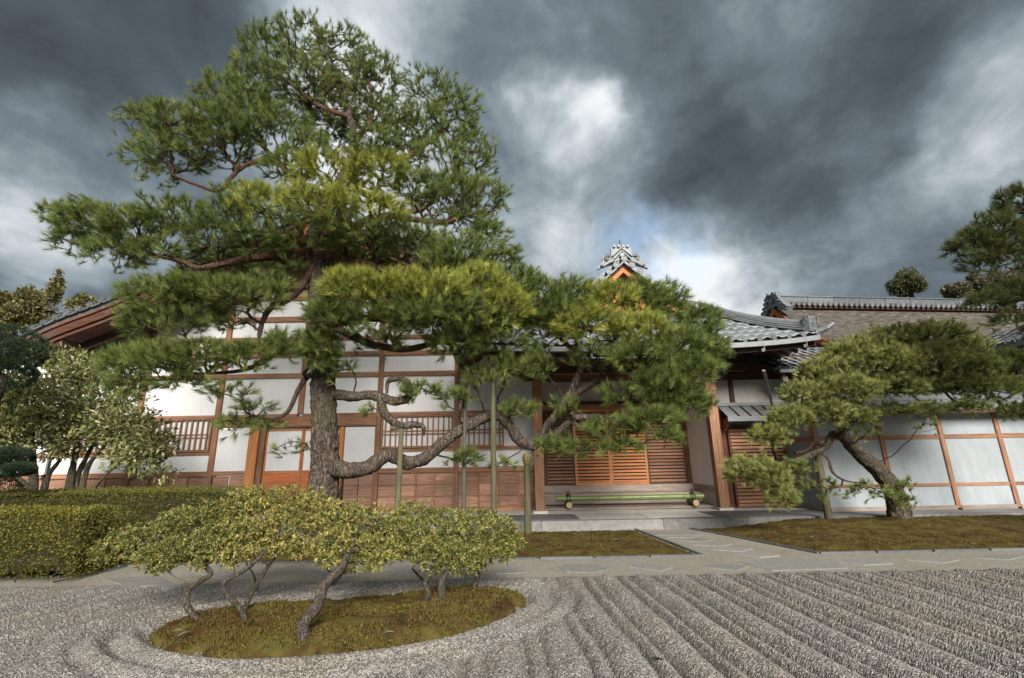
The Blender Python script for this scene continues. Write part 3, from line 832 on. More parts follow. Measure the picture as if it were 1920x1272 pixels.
# curved tie beam under the ridge
bt = [(cxg + u * 2.6, Z_(555) + .28 * (1 - u * u)) for u in np.linspace(-1, 1, 13)]
for k_ in range(12):
    (a0, a1), (b0, b1) = bt[k_], bt[k_ + 1]
mb = MB(); top = [(x_, z_ + .16) for x_, z_ in bt]; mb.prism(bt + top[::-1], YF - .12, YF - .04); mb.obj('rainbow_beam', 'wood_post', hall)
part_box('gable_panel', 'plaster_ochre', hall, cxg - 1.9, cxg + 1.9, YF + .0, YF + .028, zr[593] + .66, roofz(cxg) - 1.0)
# roof slab following the outline, with soffit boards and bargeboards
def gable_strip(name, off0, off1, y0, y1, mat, mb_parent, line):
    n = len(line); V = []; F = []
    nx_ = []
    for i_ in range(n):
        V += [(line[i_][0], y0, line[i_][1] + off0), (line[i_][0], y0, line[i_][1] + off1), (line[i_][0], y1, line[i_][1] + off1), (line[i_][0], y1, line[i_][1] + off0)]
    for i_ in range(n - 1):
        a = i_ * 4; b_ = a + 4
        F += [(a, b_, b_ + 1, a + 1), (a + 1, b_ + 1, b_ + 2, a + 2), (a + 2, b_ + 2, b_ + 3, a + 3), (a + 3, b_ + 3, b_, a)]
    F += [(0, 1, 2, 3), tuple((n - 1) * 4 + k for k in (3, 2, 1, 0))]
    return link(name, pyobj(name, V, F, mat), mb_parent)
roof = gable_strip('roof', -.14, -.02, YV, 26, 'roof_tile', hall, fullg)
lefth = gline; righth = [(2 * cxg - x, z) for x, z in gline[::-1]]
for line in (lefth, righth):
    gable_strip('bargeboard', -.46, -.145, YV + .02, YV + .07, 'wood_barge', hall, line)
    gable_strip('barge_moulding', -.22, -.15, YV - .03, YV + .018, 'wood_barge', hall, line)
    gable_strip('barge_moulding', -.56, -.465, YV + .09, YV + .15, 'wood_barge', hall, line)
    for q in range(6):
        y0 = YV + .22 + q * .24
        gable_strip('soffit_board', -.20 - .001 * q, -.143, y0, y0 + .225, 'wood_barge', hall, line)
    gable_strip('purlin_board', -.75, -.50, YV + .75, YV + .82, 'wood_dark', hall, line)
# purlins coming out of the gable
for f in (.12, .3, .5, .7, .88):
    for s_ in (-1, 1):
        xg = gline[0][0] + (cxg - gline[0][0]) * f; xx = xg if s_ < 0 else 2 * cxg - xg; zq = roofz(xx) - .50
        part_box('purlin', 'wood_dark', hall, xx - .09, xx + .09, YV + .16, YF + .2, zq - .22, zq)
ROOT_G = hall

def disc_cap(r, depth, n=16):
    """round tile end seen from -Y: rim, recessed face, central boss"""
    V = []; F = []
    def ring(rr, y):
        s_ = len(V)
        for k in range(n):
            th = 2 * math.pi * k / n; V.append((rr * math.cos(th), y, rr * math.sin(th)))
        return s_
    rs = [ring(r * .97, depth), ring(r, .01), ring(r * .95, 0), ring(r * .74, 0), ring(r * .70, .014), ring(r * .40, .014), ring(r * .36, .0), ]
    for a, b in zip(rs[:-1], rs[1:]):
        for k in range(n): F.append((a + k, a + (k + 1) % n, b + (k + 1) % n, b + k))
    F.append(tuple(rs[-1] + k for k in range(n)))
    return V, F
cap_v, cap_f = disc_cap(.085, .5)
cap_me = pyobj('tile', cap_v, [tuple(reversed(f)) for f in cap_f], 'roof_tile', False)
def place(me, name, parent, loc, ex=(1, 0, 0), ey=(0, 1, 0), ez=(0, 0, 1), s=1.0, **props):
    o = bpy.data.objects.new(name, me); COL.objects.link(o)
    o.parent = parent
    if parent is not None and parent.get('_w') is not None: o.matrix_parent_inverse = Matrix.Translation(-Vector(parent['_w']))
    M_ = Matrix.Identity(4)
    for i_ in range(3):
        M_[i_][0] = ex[i_] * s; M_[i_][1] = ey[i_] * s; M_[i_][2] = ez[i_] * s; M_[i_][3] = loc[i_]
    o.matrix_basis = M_
    for k, v in props.items(): o[k] = v
    return o
# verge tiles: round caps and the hanging plates between
plate = MB()
pv = [(-.13, -.06), (.13, -.06), (.13, .01), (.06, -.012), (0, -.02), (-.06, -.012), (-.13, .01)]
plate.prism([(x_, z_) for x_, z_ in pv][::-1], -.02, .38)
plate_me = pyobj('verge_plate', plate.v, plate.f, 'roof_tile')
L_ = np.array(gline); seg = np.r_[0, np.cumsum(np.linalg.norm(np.diff(L_, axis=0), axis=1))]
nn_ = int(seg[-1] / .315)
for k in range(nn_ + 1):
    s_ = .06 + k * (seg[-1] - .1) / nn_
    x_ = np.interp(s_, seg, L_[:, 0]); z_ = np.interp(s_, seg, L_[:, 1])
    x2 = np.interp(s_ + .02, seg, L_[:, 0]); z2 = np.interp(s_ + .02, seg, L_[:, 1])
    xb = np.interp(s_ + .157, seg, L_[:, 0]); zb_ = np.interp(s_ + .157, seg, L_[:, 1])
    t2 = np.array([x2 - x_, 0, z2 - z_]); t2 /= np.linalg.norm(t2) + 1e-9; n2_ = np.array([-t2[2], 0, t2[0]])
    for sg in (1, -1):
        fx = (lambda v: v) if sg > 0 else (lambda v: 2 * cxg - v)
        place(cap_me, 'round_tile', hall, (fx(x_), YV - .10, z_ + .05))
        if k < nn_:
            tx = np.array([t2[0], 0, t2[2] * sg]); nz = np.array([-tx[2], 0, tx[0]])
            place(plate_me, 'verge_tile', hall, (fx(xb), YV - .07, zb_ + .005), ex=tx, ez=nz)
# side wall of the hall, running back
part_box('side_wall', 'plaster', hall, x_end_l - .1, x_end_l - .003, YF, 25, LZ, roofz(x_end_l) - .5 if roofz(x_end_l) > 1 else 3)
part_box('back_wall', 'plaster', hall, x_end_l, Xr, 25.2, 25.4, 0, 4.0)

# ================================================================== ENTRANCE PORCH
YD, YPi = 15.0, 13.15
porch = thing('entrance_porch', 'tiled entrance porch with louvred doors and wooden steps, pointed gable above', 'building', (3.1, YPi, LZ))
XC = (PXl + PXr) / 2 + .02
zEv = PZ(1450, 640, 11.6)                     # lower edge of the tiles
YE = 11.6; HWE = PX(1535, 640, YE) - XC       # half width of the eave
pil = [XC - 2.42, XC + 2.42]
zLint = PZ(1178, 728, YPi)
for k, xx in enumerate(pil):
    o = part_box('pillar', 'wood_orange_post' if False else 'wood_post', porch, xx - .125, xx + .125, YPi - .12, YPi + .13, LZ + .06, zLint + .25)
    MB().box(xx - .19, xx + .19, YPi - .19, YPi + .2, LZ, LZ + .058).obj('pillar_base', 'stone_pale', porch)
    bz = PZ(1010, 735, YPi)
    MB().box(xx - .15, xx + .15, YPi - .15, YPi - .123, bz - .07, bz + .07).obj('pillar_band', 'wood_post', porch)
    MB().tube([(xx, YPi - .19, bz), (xx, YPi - .151, bz)], [.018, .045], 10).obj('brass_stud', 'brass', porch)
    # boat-shaped bracket
    mb = MB(); mb.prism([(xx - .5, zLint + .43), (xx - .5, zLint + .36), (xx - .34, zLint + .26), (xx + .34, zLint + .26), (xx + .5, zLint + .36), (xx + .5, zLint + .43)], YPi - .09, YPi + .1)
    mb.obj('bracket', 'wood_dark', porch)
part_box('lintel_beam', 'wood_rail', porch, pil[0] + .126, pil[1] - .126, YPi - .08, YPi + .10, PZ(1178, 700, YPi), PZ(1178, 672, YPi))
part_box('eave_beam', 'wood_dark', porch, XC - HWE + 1.2, XC + HWE - 1.2, YPi - .12, YPi + .12, zLint + .435, zLint + .62)
ins0, ins1 = pil[0] + .1, pil[1] - .1
zDf, zDt = PZ(1150, 909, YD), PZ(1150, 768, YD)
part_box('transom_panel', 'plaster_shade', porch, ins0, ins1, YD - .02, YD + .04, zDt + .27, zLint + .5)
part_box('door_lintel', 'wood_rail', porch, ins0, ins1, YD - .12, YD + .06, zDt, zDt + .16)
part_box('door_lintel', 'wood_dark', porch, ins0, ins1, YD - .08, YD + .06, zDt + .163, zDt + .268)
part_box('threshold', 'wood_step', porch, ins0, ins1, YD - .16, YD + .1, zDf - .17, zDf - .004)
part_box('ceiling', 'wood_dark', porch, ins0 - .3, ins1 + .3, YPi + .14, YD + .1, zLint + .52, zLint + .58)
dpx = [1022, 1077, 1143.5, 1212, 1284]
dxx = [PX(x, 850, YD) for x in dpx]
for k in range(4):
    a, b = dxx[k], dxx[k + 1]; br = k in (1, 2)
    yo = YD - .06 + (0 if br else .05)
    m1, m2 = ('wood_orange_post', 'wood_orange') if br else ('wood_dark_post', 'wood_louvre')  # middle doors in orange: the light on them is put into the colour
    fr = MB().box(a + .003, a + .06, yo, yo + .04, zDf, zDt).box(b - .06, b - .003, yo, yo + .04, zDf, zDt).box(a + .06, b - .06, yo, yo + .04, zDf, zDf + .07).box(a + .06, b - .06, yo, yo + .04, zDt - .07, zDt - .002)
    dr_ = fr.obj('louvred_door', m1 if br else 'wood_dark_post', porch, label='louvred sliding door painted in its lit orange tone' if br else 'dark brown louvred sliding door')
    ns = 22; dz = (zDt - zDf - .14) / ns
    part_box('louvre_gap_shade', 'wood_dark', dr_, a + .06, b - .06, yo + .034, yo + .039, zDf + .07, zDt - .07)  # dark sheet standing in for the shade in the gaps between slats
    for q in range(ns):
        z0 = zDf + .07 + q * dz
        V_ = [(a + .06, yo + .0, z0), (b - .06, yo + .0, z0), (b - .06, yo + .008, z0 + .012), (a + .06, yo + .008, z0 + .012), (a + .06, yo + .026, z0 + dz * .66), (b - .06, yo + .026, z0 + dz * .66), (b - .06, yo + .03, z0 + dz * .80), (a + .06, yo + .03, z0 + dz * .80)]
        V_ = [(a + .06, yo - .012, z0), (b - .06, yo - .012, z0), (b - .06, yo + .002, z0), (a + .06, yo + .002, z0), (a + .06, yo + .012, z0 + dz * .62), (b - .06, yo + .012, z0 + dz * .62), (b - .06, yo + .028, z0 + dz * .62), (a + .06, yo + .028, z0 + dz * .62)]
        link('louvre', pyobj('louvre', V_, BOXF, m2), dr_)
part_box('door_post', 'wood_dark_post', porch, ins0, dxx[0] - .002, YD - .06, YD + .05, zDf, zDt)
part_box('door_post', 'wood_dark_post', porch, dxx[4] + .002, ins1, YD - .06, YD + .05, zDf, zDt)
# side walls
for s_, xw in ((-1, ins0), (1, ins1)):
    x0, x1 = (xw - .06, xw) if s_ < 0 else (xw, xw + .06)
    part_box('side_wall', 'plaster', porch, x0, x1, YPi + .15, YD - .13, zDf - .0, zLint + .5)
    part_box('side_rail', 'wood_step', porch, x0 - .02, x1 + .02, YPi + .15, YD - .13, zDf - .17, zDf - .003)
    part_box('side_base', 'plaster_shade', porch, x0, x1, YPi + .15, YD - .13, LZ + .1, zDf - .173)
    part_box('side_post', 'wood_post', porch, x0 - .03, x1 + .03, YD - .128, YD - .02, LZ + .0, zLint + .5)
# steps
zs1 = .60; zs2 = .29
part_box('step_board', 'wood_step', porch, ins0, ins1, 14.22, YD - .165, zs1 - .05, zs1)
part_box('step_riser', 'wood_dark', porch, ins0, ins1, 14.26, 14.30, zs2 - .0, zs1 - .052)
for q in range(3):
    a = ins0 + (ins1 - ins0) * q / 3; b = ins0 + (ins1 - ins0) * (q + 1) / 3
    part_box('riser_board', 'wood_step', porch, a + .003, b - .003, 14.235, 14.258, zs2 + .03, zs1 - .053)
for q in range(4):
    a = 13.42 + q * .2
    part_box('floor_plank', 'wood_step', porch, ins0, ins1, a, a + .194, zs2 - .045, zs2)
part_box('floor_beam', 'wood_step', porch, ins0, ins1, 13.46, 13.52, LZ + .0, zs2 - .047)
part_box('riser_board', 'wood_step', porch, ins0, ins1, YD - .2, YD - .166, zs1 + .003, zDf - .17)

# --- roof of the porch: a skirt of tiles, hips, and a small gable
zGb = PZ(1309, 584, 13.4); YGb = 13.4; HWG = PX(1312, 582, 13.4) - XC
def skirt(u, v):           # u in -1..1 along the eave, v 0 at the eave, 1 at the gable wall
    hw = HWE + (HWG - HWE) * v
    lift = .20 * abs(u) ** 3.2 * (1 - v) ** 1.5
    sag = -.10 * math.sin(math.pi * v)
    return np.array([XC + u * hw, YE + (YGb - YE) * v, zEv + (zGb - zEv) * v + lift + sag])
tile = MB()                # one pan tile, lying in x (along eave) / y (up the slope)
tw, tl = .265, .30
prof = [(-.5, .028), (-.38, .040), (-.24, .028), (-.08, .004), (.12, -.006), (.32, .004), (.5, .026)]
Vt = []
for yy, dz in ((0, 0.028), (tl, 0.0)):
    for a_, z_ in prof: Vt.append((a_ * tw, yy, z_ + dz))
for a_, z_ in prof: Vt.append((a_ * tw, 0, z_ + .028 - .022))
n7 = len(prof)
Ft = [(k, k + 1, n7 + k + 1, n7 + k) for k in range(n7 - 1)] + [(2 * n7 + k, 2 * n7 + k + 1, k + 1, k) for k in range(n7 - 1)]
tile_me = pyobj('tile', Vt, Ft, 'roof_tile_pale', True)
tile_dk = pyobj('tile', Vt, Ft, 'roof_tile', True)
ncol = int(2 * HWE / .262); nrow = 7; ntile = 0
for r in range(nrow):
    v = r / nrow
    hw = HWE + (HWG - HWE) * v
    for c_ in range(ncol):
        xx = XC - HWE + (c_ + .5) * 2 * HWE / ncol
        if abs(xx - XC) > hw - .02: continue
        if xx < XC - 1.0 and False: continue
        u = (xx - XC) / hw
        p0 = skirt(u, v); 
        v2 = (r + 1) / nrow; hw2 = HWE + (HWG - HWE) * v2; u2 = np.clip((xx - XC) / hw2, -1, 1); p1 = skirt(u2, v2); p1[0] = xx
        e = nrm(p1 - p0); eu = skirt(min(1, u + .02), v) - skirt(max(-1, u - .02), v); eu[1] = 0; eu = nrm(eu)
        nz = nrm(np.cross(eu, e))
        place(tile_me, 'tile', porch, p0 - e * .03, eu, e, nz, 1.0 * (np.linalg.norm(p1 - p0) / tl * 1.02)); ntile += 1
# skirt base board under the tiles and the same round the sides
n = 24; V = []; F = []
for v in np.linspace(0, 1, 7):
    for u in np.linspace(-1, 1, n + 1): V.append(skirt(u, v) - np.array((0, 0, .03)))
for i_ in range(6):
    for j_ in range(n): F.append((i_ * (n + 1) + j_, i_ * (n + 1) + j_ + 1, (i_ + 1) * (n + 1) + j_ + 1, (i_ + 1) * (n + 1) + j_))
F += [tuple(reversed([q + len(V) for q in f])) for f in F]
V = V + [np.array(p) - np.array((0, 0, .06)) for p in V]
link('roof_boarding', pyobj('roof_boarding', V, F, 'wood_dark'), porch)
# eave tiles: round faces
eave_cap = pyobj('eave_tile', *[cap_v, [tuple(reversed(f)) for f in cap_f]], 'roof_tile')
nc = int(2 * HWE / .37)
for k in range(nc + 1):
    u = -1 + 2 * k / nc
    p = skirt(u, 0); place(eave_cap, 'eave_tile', porch, p + np.array((0, -.05, .0)), s=.78)
def eave_strip(name, mat, z0, z1, y0, y1, us=(-1, 1), n=24):
    V = []; F = []
    for k in range(n + 1):
        u = us[0] + (us[1] - us[0]) * k / n; p = skirt(u, 0)
        V += [(p[0], y0, p[2] + z0), (p[0], y0, p[2] + z1), (p[0], y1, p[2] + z1), (p[0], y1, p[2] + z0)]
    for k in range(n):
        a = 4 * k; b_ = a + 4; F += [(a, b_, b_ + 1, a + 1), (a + 1, b_ + 1, b_ + 2, a + 2), (a + 2, b_ + 2, b_ + 3, a + 3), (a + 3, b_ + 3, b_, a)]
    F += [(0, 1, 2, 3), tuple(4 * n + q for q in (3, 2, 1, 0))]
    return link(name, pyobj(name, V, F, mat), porch)
eave_strip('gutter', 'metal_gutter', -.20, -.075, YE - .10, YE - .02)
eave_strip('fascia', 'wood_barge', -.19, -.095, YE + .0, YE + .05)
eave_strip('fascia', 'wood_dark', -.30, -.192, YE + .12, YE + .17)
for k in range(9):
    u = -.92 + k * 1.84 / 8; p = skirt(u, 0)
    MB().box(p[0] - .008, p[0] + .008, YE - .108, YE - .102, p[2] - .33, p[2] - .05).box(p[0] - .03, p[0] + .03, YE - .02, YE + .03, p[2] - .33, p[2] - .25).obj('gutter_hook', 'metal_gutter', porch)
# rafters
nr = 30
for k in range(nr + 1):
    u = -.97 + 1.94 * k / nr; p = skirt(u, 0); q = skirt(u * HWE / (HWE + (HWG - HWE) * .9) if abs(u) * HWE < HWG + (HWE - HWG) * .1 else u, .9)
    if abs(u) * HWE < HWG: q = np.array([p[0], YGb - .1, skirt(0, .9)[2]])
    else:
        vv = (HWE - abs(u) * HWE) / (HWE - HWG); q = skirt(math.copysign(1, u), vv * .98)
        if vv < .06: continue
    MB().beam(p + np.array((0, .10, -.15)), q + np.array((0, 0, -.20)), .06, .075).obj('rafter', 'wood_barge', porch)
# hip rafters, side skirts
for s_ in (-1, 1):
    a = skirt(s_, 0); b_ = skirt(s_, 1)
    MB().beam(a + np.array((-s_ * .12, .12, -.22)), b_ + np.array((0, 0, -.3)), .13, .17).obj('hip_rafter', 'wood_dark', porch)
    # side slope going back
    V = []
    for yy in np.linspace(0, 1, 5):
        for v in np.linspace(0, 1, 5):
            p = skirt(s_, v); yb = p[1] + (17.0 - p[1]) * yy
            V.append((p[0], yb, p[2] - .02 - .20 * (1 - v) ** 1.5 * min(1, yy * 3)))
    F = [(i_ * 5 + j_, (i_ + 1) * 5 + j_, (i_ + 1) * 5 + j_ + 1, i_ * 5 + j_ + 1) for i_ in range(4) for j_ in range(4)]
    V2 = [(x_, y_, z_ - .09) for x_, y_, z_ in V]; F2 = [tuple(q + 25 for q in f[::-1]) for f in F]
    link('side_slope', pyobj('side_slope', V + V2, F + F2, 'roof_tile'), porch)
    for k in range(10):
        yy = YE + .35 + k * .42
        pz = skirt(s_, 0)[2] - .2
        inn = skirt(s_, .75)
        if yy > 17: break
        MB().beam((a[0] - s_ * .1, yy, pz - .12), (inn[0], max(yy, inn[1]), inn[2] - .24), .06, .075).obj('rafter', 'wood_barge', porch)
    # ridge over the hip: courses of flat tiles and a round crown, ending in a face tile
    pts = [skirt(s_, v) for v in np.linspace(.06, 1.0, 9)]
    for lv, (wd, zz_) in enumerate(((.26, .05), (.23, .11), (.20, .17))):
        for k in range(8):
            mbx = MB().beam(pts[k] + np.array((0, 0, zz_)), pts[k + 1] + np.array((0, 0, zz_)), wd, .038); mbx.obj('ridge_tile', 'roof_tile_pale', porch)
    MB().tube([p + np.array((0, 0, .24)) for p in pts], .075, 8).obj('ridge_roll', 'roof_tile_pale', porch)
    e0 = pts[0]; dr0 = nrm(pts[0] - pts[1]); dr0 = np.array([s_ * .45, -.89, 0])
    ex = np.array([-dr0[1], dr0[0], 0.0]); 
    fc = e0 + dr0 * .12 + np.array((0, 0, .20))
    mb = MB().box(-.15, .15, 0, .16, -.20, .20).box(-.12, .12, -.015, -.001, .13, .16).box(-.12, .12, -.015, -.001, -.16, -.13).box(-.14, -.11, -.015, -.001, -.16, .16).box(.11, .14, -.015, -.001, -.16, .16)
    fo = place(pyobj('face_tile', mb.v, mb.f, 'roof_tile_pale'), 'face_tile', porch, fc, ex=ex, ey=-dr0)
    mb = MB()
    for q in range(5):
        th = math.pi / 2 + q * 2 * math.pi / 5
        mb.tube([(0.05 * math.cos(th), -.025, .05 * math.sin(th)), (.05 * math.cos(th), -.001, .05 * math.sin(th))], [.022, .034], 8)
    mb.tube([(0, -.032, 0), (0, -.001, 0)], [.015, .024], 8)
    mb.box(-.006, .006, -.02, -.001, -.12, -.05)
    o = bpy.data.objects.new('crest', pyobj('crest', mb.v, mb.f, 'roof_tile')); COL.objects.link(o); o.parent = fo
    for sx in (-1, 1):
        c3 = fc + ex * sx * .19 + np.array((0, 0, .12))
        arc = [c3 + ex * sx * (.06 * math.cos(t_)) + np.array((0, 0, .09 * math.sin(t_))) for t_ in np.linspace(-1.6, 2.4, 9)]
        MB().tube(arc, .022, 6).obj('scroll_tile', 'roof_tile_pale', porch)
    # upturned tip
    tip = [a + np.array((0, .02, .02)), a + np.array((s_ * .22, -.10, .10)), a + np.array((s_ * .36, -.16, .20))]
    MB().tube(tip, [.08, .07, .05], 8).obj('corner_tile', 'roof_tile_pale', porch)

# gable above the skirt
YV2 = 12.95
apx = P(1168, 490, YV2)
XG = apx[0]
gp = [apx] + [P(x, y, YV2) for x, y in ((1187, 505), (1212, 524), (1245, 549), (1290, 580), (1318, 598))]
gp = [(p[0], p[2]) for p in gp]; gp = [tuple(v) for v in catmull(np.array(gp), 5)]
lineR = gp; lineL = [(2 * XG - x, z) for x, z in gp][::-1]
link('gable_wall', pyobj('gable_wall', *(lambda mb: (mb.v, mb.f))(MB().prism([(x, z - .12) for x, z in lineL + lineR[1:]], YV2 + .42, YV2 + .46)), 'wood_orange'), porch)
for line in (lineL, lineR):
    gable_strip('bargeboard', -.33, -.10, YV2 + .05, YV2 + .11, 'wood_orange', porch, line)
    gable_strip('barge_moulding', -.15, -.095, YV2 + .0, YV2 + .048, 'wood_barge', porch, line)
    gable_strip('verge_bed', -.09, .02, YV2 - .0, 17.5, 'roof_tile', porch, line)
    gable_strip('upper_course', .09, .16, YV2 + .12, YV2 + .30, 'roof_tile_pale', porch, line)
    gable_strip('upper_course', .17, .24, YV2 + .16, YV2 + .34, 'roof_tile_pale', porch, line)
Lg = np.array(gp); sg_ = np.r_[0, np.cumsum(np.linalg.norm(np.diff(Lg, axis=0), axis=1))]
for k in range(9):
    s0 = .02 + k * .30
    if s0 > sg_[-1]: break
    x_ = np.interp(s0, sg_, Lg[:, 0]); z_ = np.interp(s0, sg_, Lg[:, 1])
    for sgn in ((1,) if k == 0 else (1, -1)):
        xx = x_ if sgn > 0 else 2 * XG - x_
        place(cap_me, 'round_tile', porch, (xx, YV2 - .12, z_ + .055), s=1.12)
    if s0 + .3 <= sg_[-1]:
        xb = np.interp(s0 + .15, sg_, Lg[:, 0]); zb_ = np.interp(s0 + .15, sg_, Lg[:, 1])
        x2 = np.interp(s0 + .17, sg_, Lg[:, 0]); z2 = np.interp(s0 + .17, sg_, Lg[:, 1])
        tv = nrm(np.array([x2 - xb, 0, z2 - zb_]))
        place(plate_me, 'verge_tile', porch, (xb, YV2 - .08, zb_ + .0), ex=tv, ez=np.array([-tv[2], 0, tv[0]]), s=1.0)
        tv2 = np.array([tv[0], 0, -tv[2]])
        place(plate_me, 'verge_tile', porch, (2 * XG - xb, YV2 - .08, zb_ + .0), ex=tv2, ez=np.array([-tv2[2], 0, tv2[0]]), s=1.0)
# ridge end ornament
az = apx[2]
om = MB(); om.prism([(XG - .29, az + .18), (XG + .29, az + .18), (XG + .23, az + .50), (XG - .23, az + .50)][::1], YV2 + .1, YV2 + .42)
om.obj('ridge_end', 'roof_tile_pale', porch)
sil = [(19, .50), (20, .20), (30, .26), (36, .18), (36, .04), (45, -.10), (47, -.20), (24, -.06), (0, .13)]
half = [(dx * .0162, dz_) for dx, dz_ in sil]
MB().prism([(XG + a_, az + b__) for a_, b__ in half] + [(XG - a_, az + b__) for a_, b__ in half[::-1][1:]], YV2 + .105, YV2 + .20).obj('ridge_plate', 'roof_tile', porch)
for k in range(4):
    MB().tube([(XG - .20 + k * .133, YV2 + .04, az + .52), (XG - .20 + k * .133, YV2 + .42, az + .52)], .045, 10).obj('crown_tile', 'roof_tile_pale', porch)
for lv, (wd, zz_) in enumerate(((.30, .40), (.25, .31))):
    for sx in (-1, 1):
        MB().beam((XG, YV2 + .05, az + zz_ + .06), (XG + sx * wd, YV2 + .05, az + zz_ - .21), .06, .035).obj('chevron', 'roof_tile_pale', porch)
MB().tube([(XG, YV2 + .02, az + .22), (XG, YV2 + .08, az + .22)], .07, 14).obj('ridge_boss', 'roof_tile_pale', porch)
for sx in (-1, 1):
    for rr_ in (.10, .07, .04):
        c3 = (XG + sx * .42, az + .16)
        arc = [(c3[0] + rr_ * math.cos(t_) * sx, YV2 + .06, c3[1] + rr_ * math.sin(t_)) for t_ in np.linspace(-2.0, 2.6, 12)]
        MB().tube(arc, .016, 6).obj('scroll', 'roof_tile_pale', porch)
    MB().tube([(XG + sx * .25, YV2 + .07, az + .06), (XG + sx * .40, YV2 + .07, az - .0), (XG + sx * .58, YV2 + .07, az - .12), (XG + sx * .66, YV2 + .07, az - .08)], [.05, .055, .05, .035], 8).obj('scroll', 'roof_tile_pale', porch)
MB().tube([(XG, YV2 + .2, az + .55), (XG, YV2 + .2, az + .78)], [.018, .012], 6).obj('finial', 'iron', porch)
MB().tube([(XG, YV2 + .42, az + .35), (XG, 17.5, az + .35)], .12, 8).box(XG - .16, XG + .16, YV2 + .43, 17.5, az + .0, az + .28).obj('ridge', 'roof_tile_pale', porch)

# drain strut under the right eave
a = P(1432, 695, 12.0); b_ = P(1449, 765, 13.4)
MB().beam(a, b_, .07, .05).obj('downpipe', 'metal_gutter', porch)

# ================================================================== CORRIDOR behind the porch's right side
YC = 13.7
corr = thing('corridor', 'timber and plaster corridor with brown louvred shutters right of the porch', 'building', (7.3, YC, LZ))
cx0, cx1 = pil[1] + .13, PX(1640, 900, YC)
z1, z2, z3 = PZ(1420, 765, YC), PZ(1420, 712, YC), PZ(1420, 668, YC)
pxp = [1382, 1478, 1580]
cposts = [PX(1372, 740, YC), PX(1478, 740, YC), PX(1590, 740, YC)]
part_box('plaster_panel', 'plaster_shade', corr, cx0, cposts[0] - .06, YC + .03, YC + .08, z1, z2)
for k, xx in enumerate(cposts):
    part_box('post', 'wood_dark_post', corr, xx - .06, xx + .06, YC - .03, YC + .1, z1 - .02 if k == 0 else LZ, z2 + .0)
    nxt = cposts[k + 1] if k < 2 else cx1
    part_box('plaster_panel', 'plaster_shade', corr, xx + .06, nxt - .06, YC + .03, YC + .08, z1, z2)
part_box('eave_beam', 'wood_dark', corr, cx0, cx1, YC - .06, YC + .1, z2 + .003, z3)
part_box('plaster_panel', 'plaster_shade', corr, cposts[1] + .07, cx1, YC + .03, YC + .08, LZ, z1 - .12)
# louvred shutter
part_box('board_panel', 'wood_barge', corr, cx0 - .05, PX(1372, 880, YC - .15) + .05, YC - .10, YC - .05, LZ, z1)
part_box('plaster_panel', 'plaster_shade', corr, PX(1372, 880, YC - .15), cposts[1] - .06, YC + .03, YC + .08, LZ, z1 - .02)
sx0, sx1 = PX(1372, 880, YC - .15), cposts[1] - .08
sz0, sz1 = PZ(1420, 955, YC - .15), PZ(1420, 797, YC - .15)
fr = MB().box(sx0, sx0 + .06, YC - .2, YC - .12, sz0, sz1).box(sx1 - .06, sx1, YC - .2, YC - .12, sz0, sz1).box(sx0 + .06, sx1 - .06, YC - .2, YC - .12, sz1 - .08, sz1 - .001).box(sx0 + .06, sx1 - .06, YC - .2, YC - .12, sz0 + .001, sz0 + .08).box(sx0 + .06, sx1 - .06, YC - .14, YC - .125, sz0 + .08, sz1 - .08)
sh = fr.obj('shutter', 'wood_barge', corr)
ns = 22; dz = (sz1 - sz0 - .16) / ns
for q in range(ns):
    z0 = sz0 + .08 + q * dz
    V_ = [(sx0 + .06, YC - .205, z0), (sx1 - .06, YC - .205, z0), (sx1 - .06, YC - .19, z0), (sx0 + .06, YC - .19, z0), (sx0 + .06, YC - .165, z0 + dz * .72), (sx1 - .06, YC - .165, z0 + dz * .72), (sx1 - .06, YC - .15, z0 + dz * .72), (sx0 + .06, YC - .15, z0 + dz * .72)]
    link('louvre', pyobj('louvre', V_, BOXF, 'wood_rail'), sh)
# pent roof over the shutter
yA, yB = YC - .62, YC - .03
zA, zB = PZ(1400, 783, yA), PZ(1400, 763, yB)
n_ = 7
for k in range(n_):
    a = sx0 - .12 + (sx1 + .3 - sx0) * k / n_; b_ = sx0 - .12 + (sx1 + .3 - sx0) * (k + 1) / n_
    V_ = [(a + .006, yA, zA), (b_ - .006, yA, zA), (b_ - .006, yB, zB), (a + .006, yB, zB), (a + .006, yA, zA + .025), (b_ - .006, yA, zA + .025), (b_ - .006, yB, zB + .025), (a + .006, yB, zB + .025)]
    link('pent_roof_board', pyobj('pent_roof_board', V_, BOXF, 'roof_tile_pale'), corr)
    MB().beam((b_, yA - .02, zA + .04), (b_, yB, zB + .04), .035, .03).obj('cover_batten', 'wood_dark', corr)
MB().box(sx0 - .15, sx1 + .2, yA - .05, yA - .004, zA - .10, zA + .03).obj('pent_fascia', 'metal_gutter', corr)
MB().box(sx0 - .15, sx1 + .2, yB - .04, yB + .02, zB + .03, zB + .12).obj('pent_flashing', 'metal_gutter', corr)
bp = [(0, 0), (0, -.30), (.06, -.34), (.10, -.26), (.18, -.22), (.22, -.12), (.34, -.10), (.36, 0)]
mb = MB(); mb.add([(sx0 - .06, yB - .02 - b * 1.55, zA - .02 + h + .02) for b, h in bp] + [(sx0 + .0, yB - .02 - b * 1.55, zA - .02 + h + .02) for b, h in bp], [tuple(range(8)), tuple(range(15, 7, -1))] + [(i_, (i_ + 1) % 8, (i_ + 1) % 8 + 8, i_ + 8) for i_ in range(8)])
mb.obj('bracket', 'wood_rail', corr)
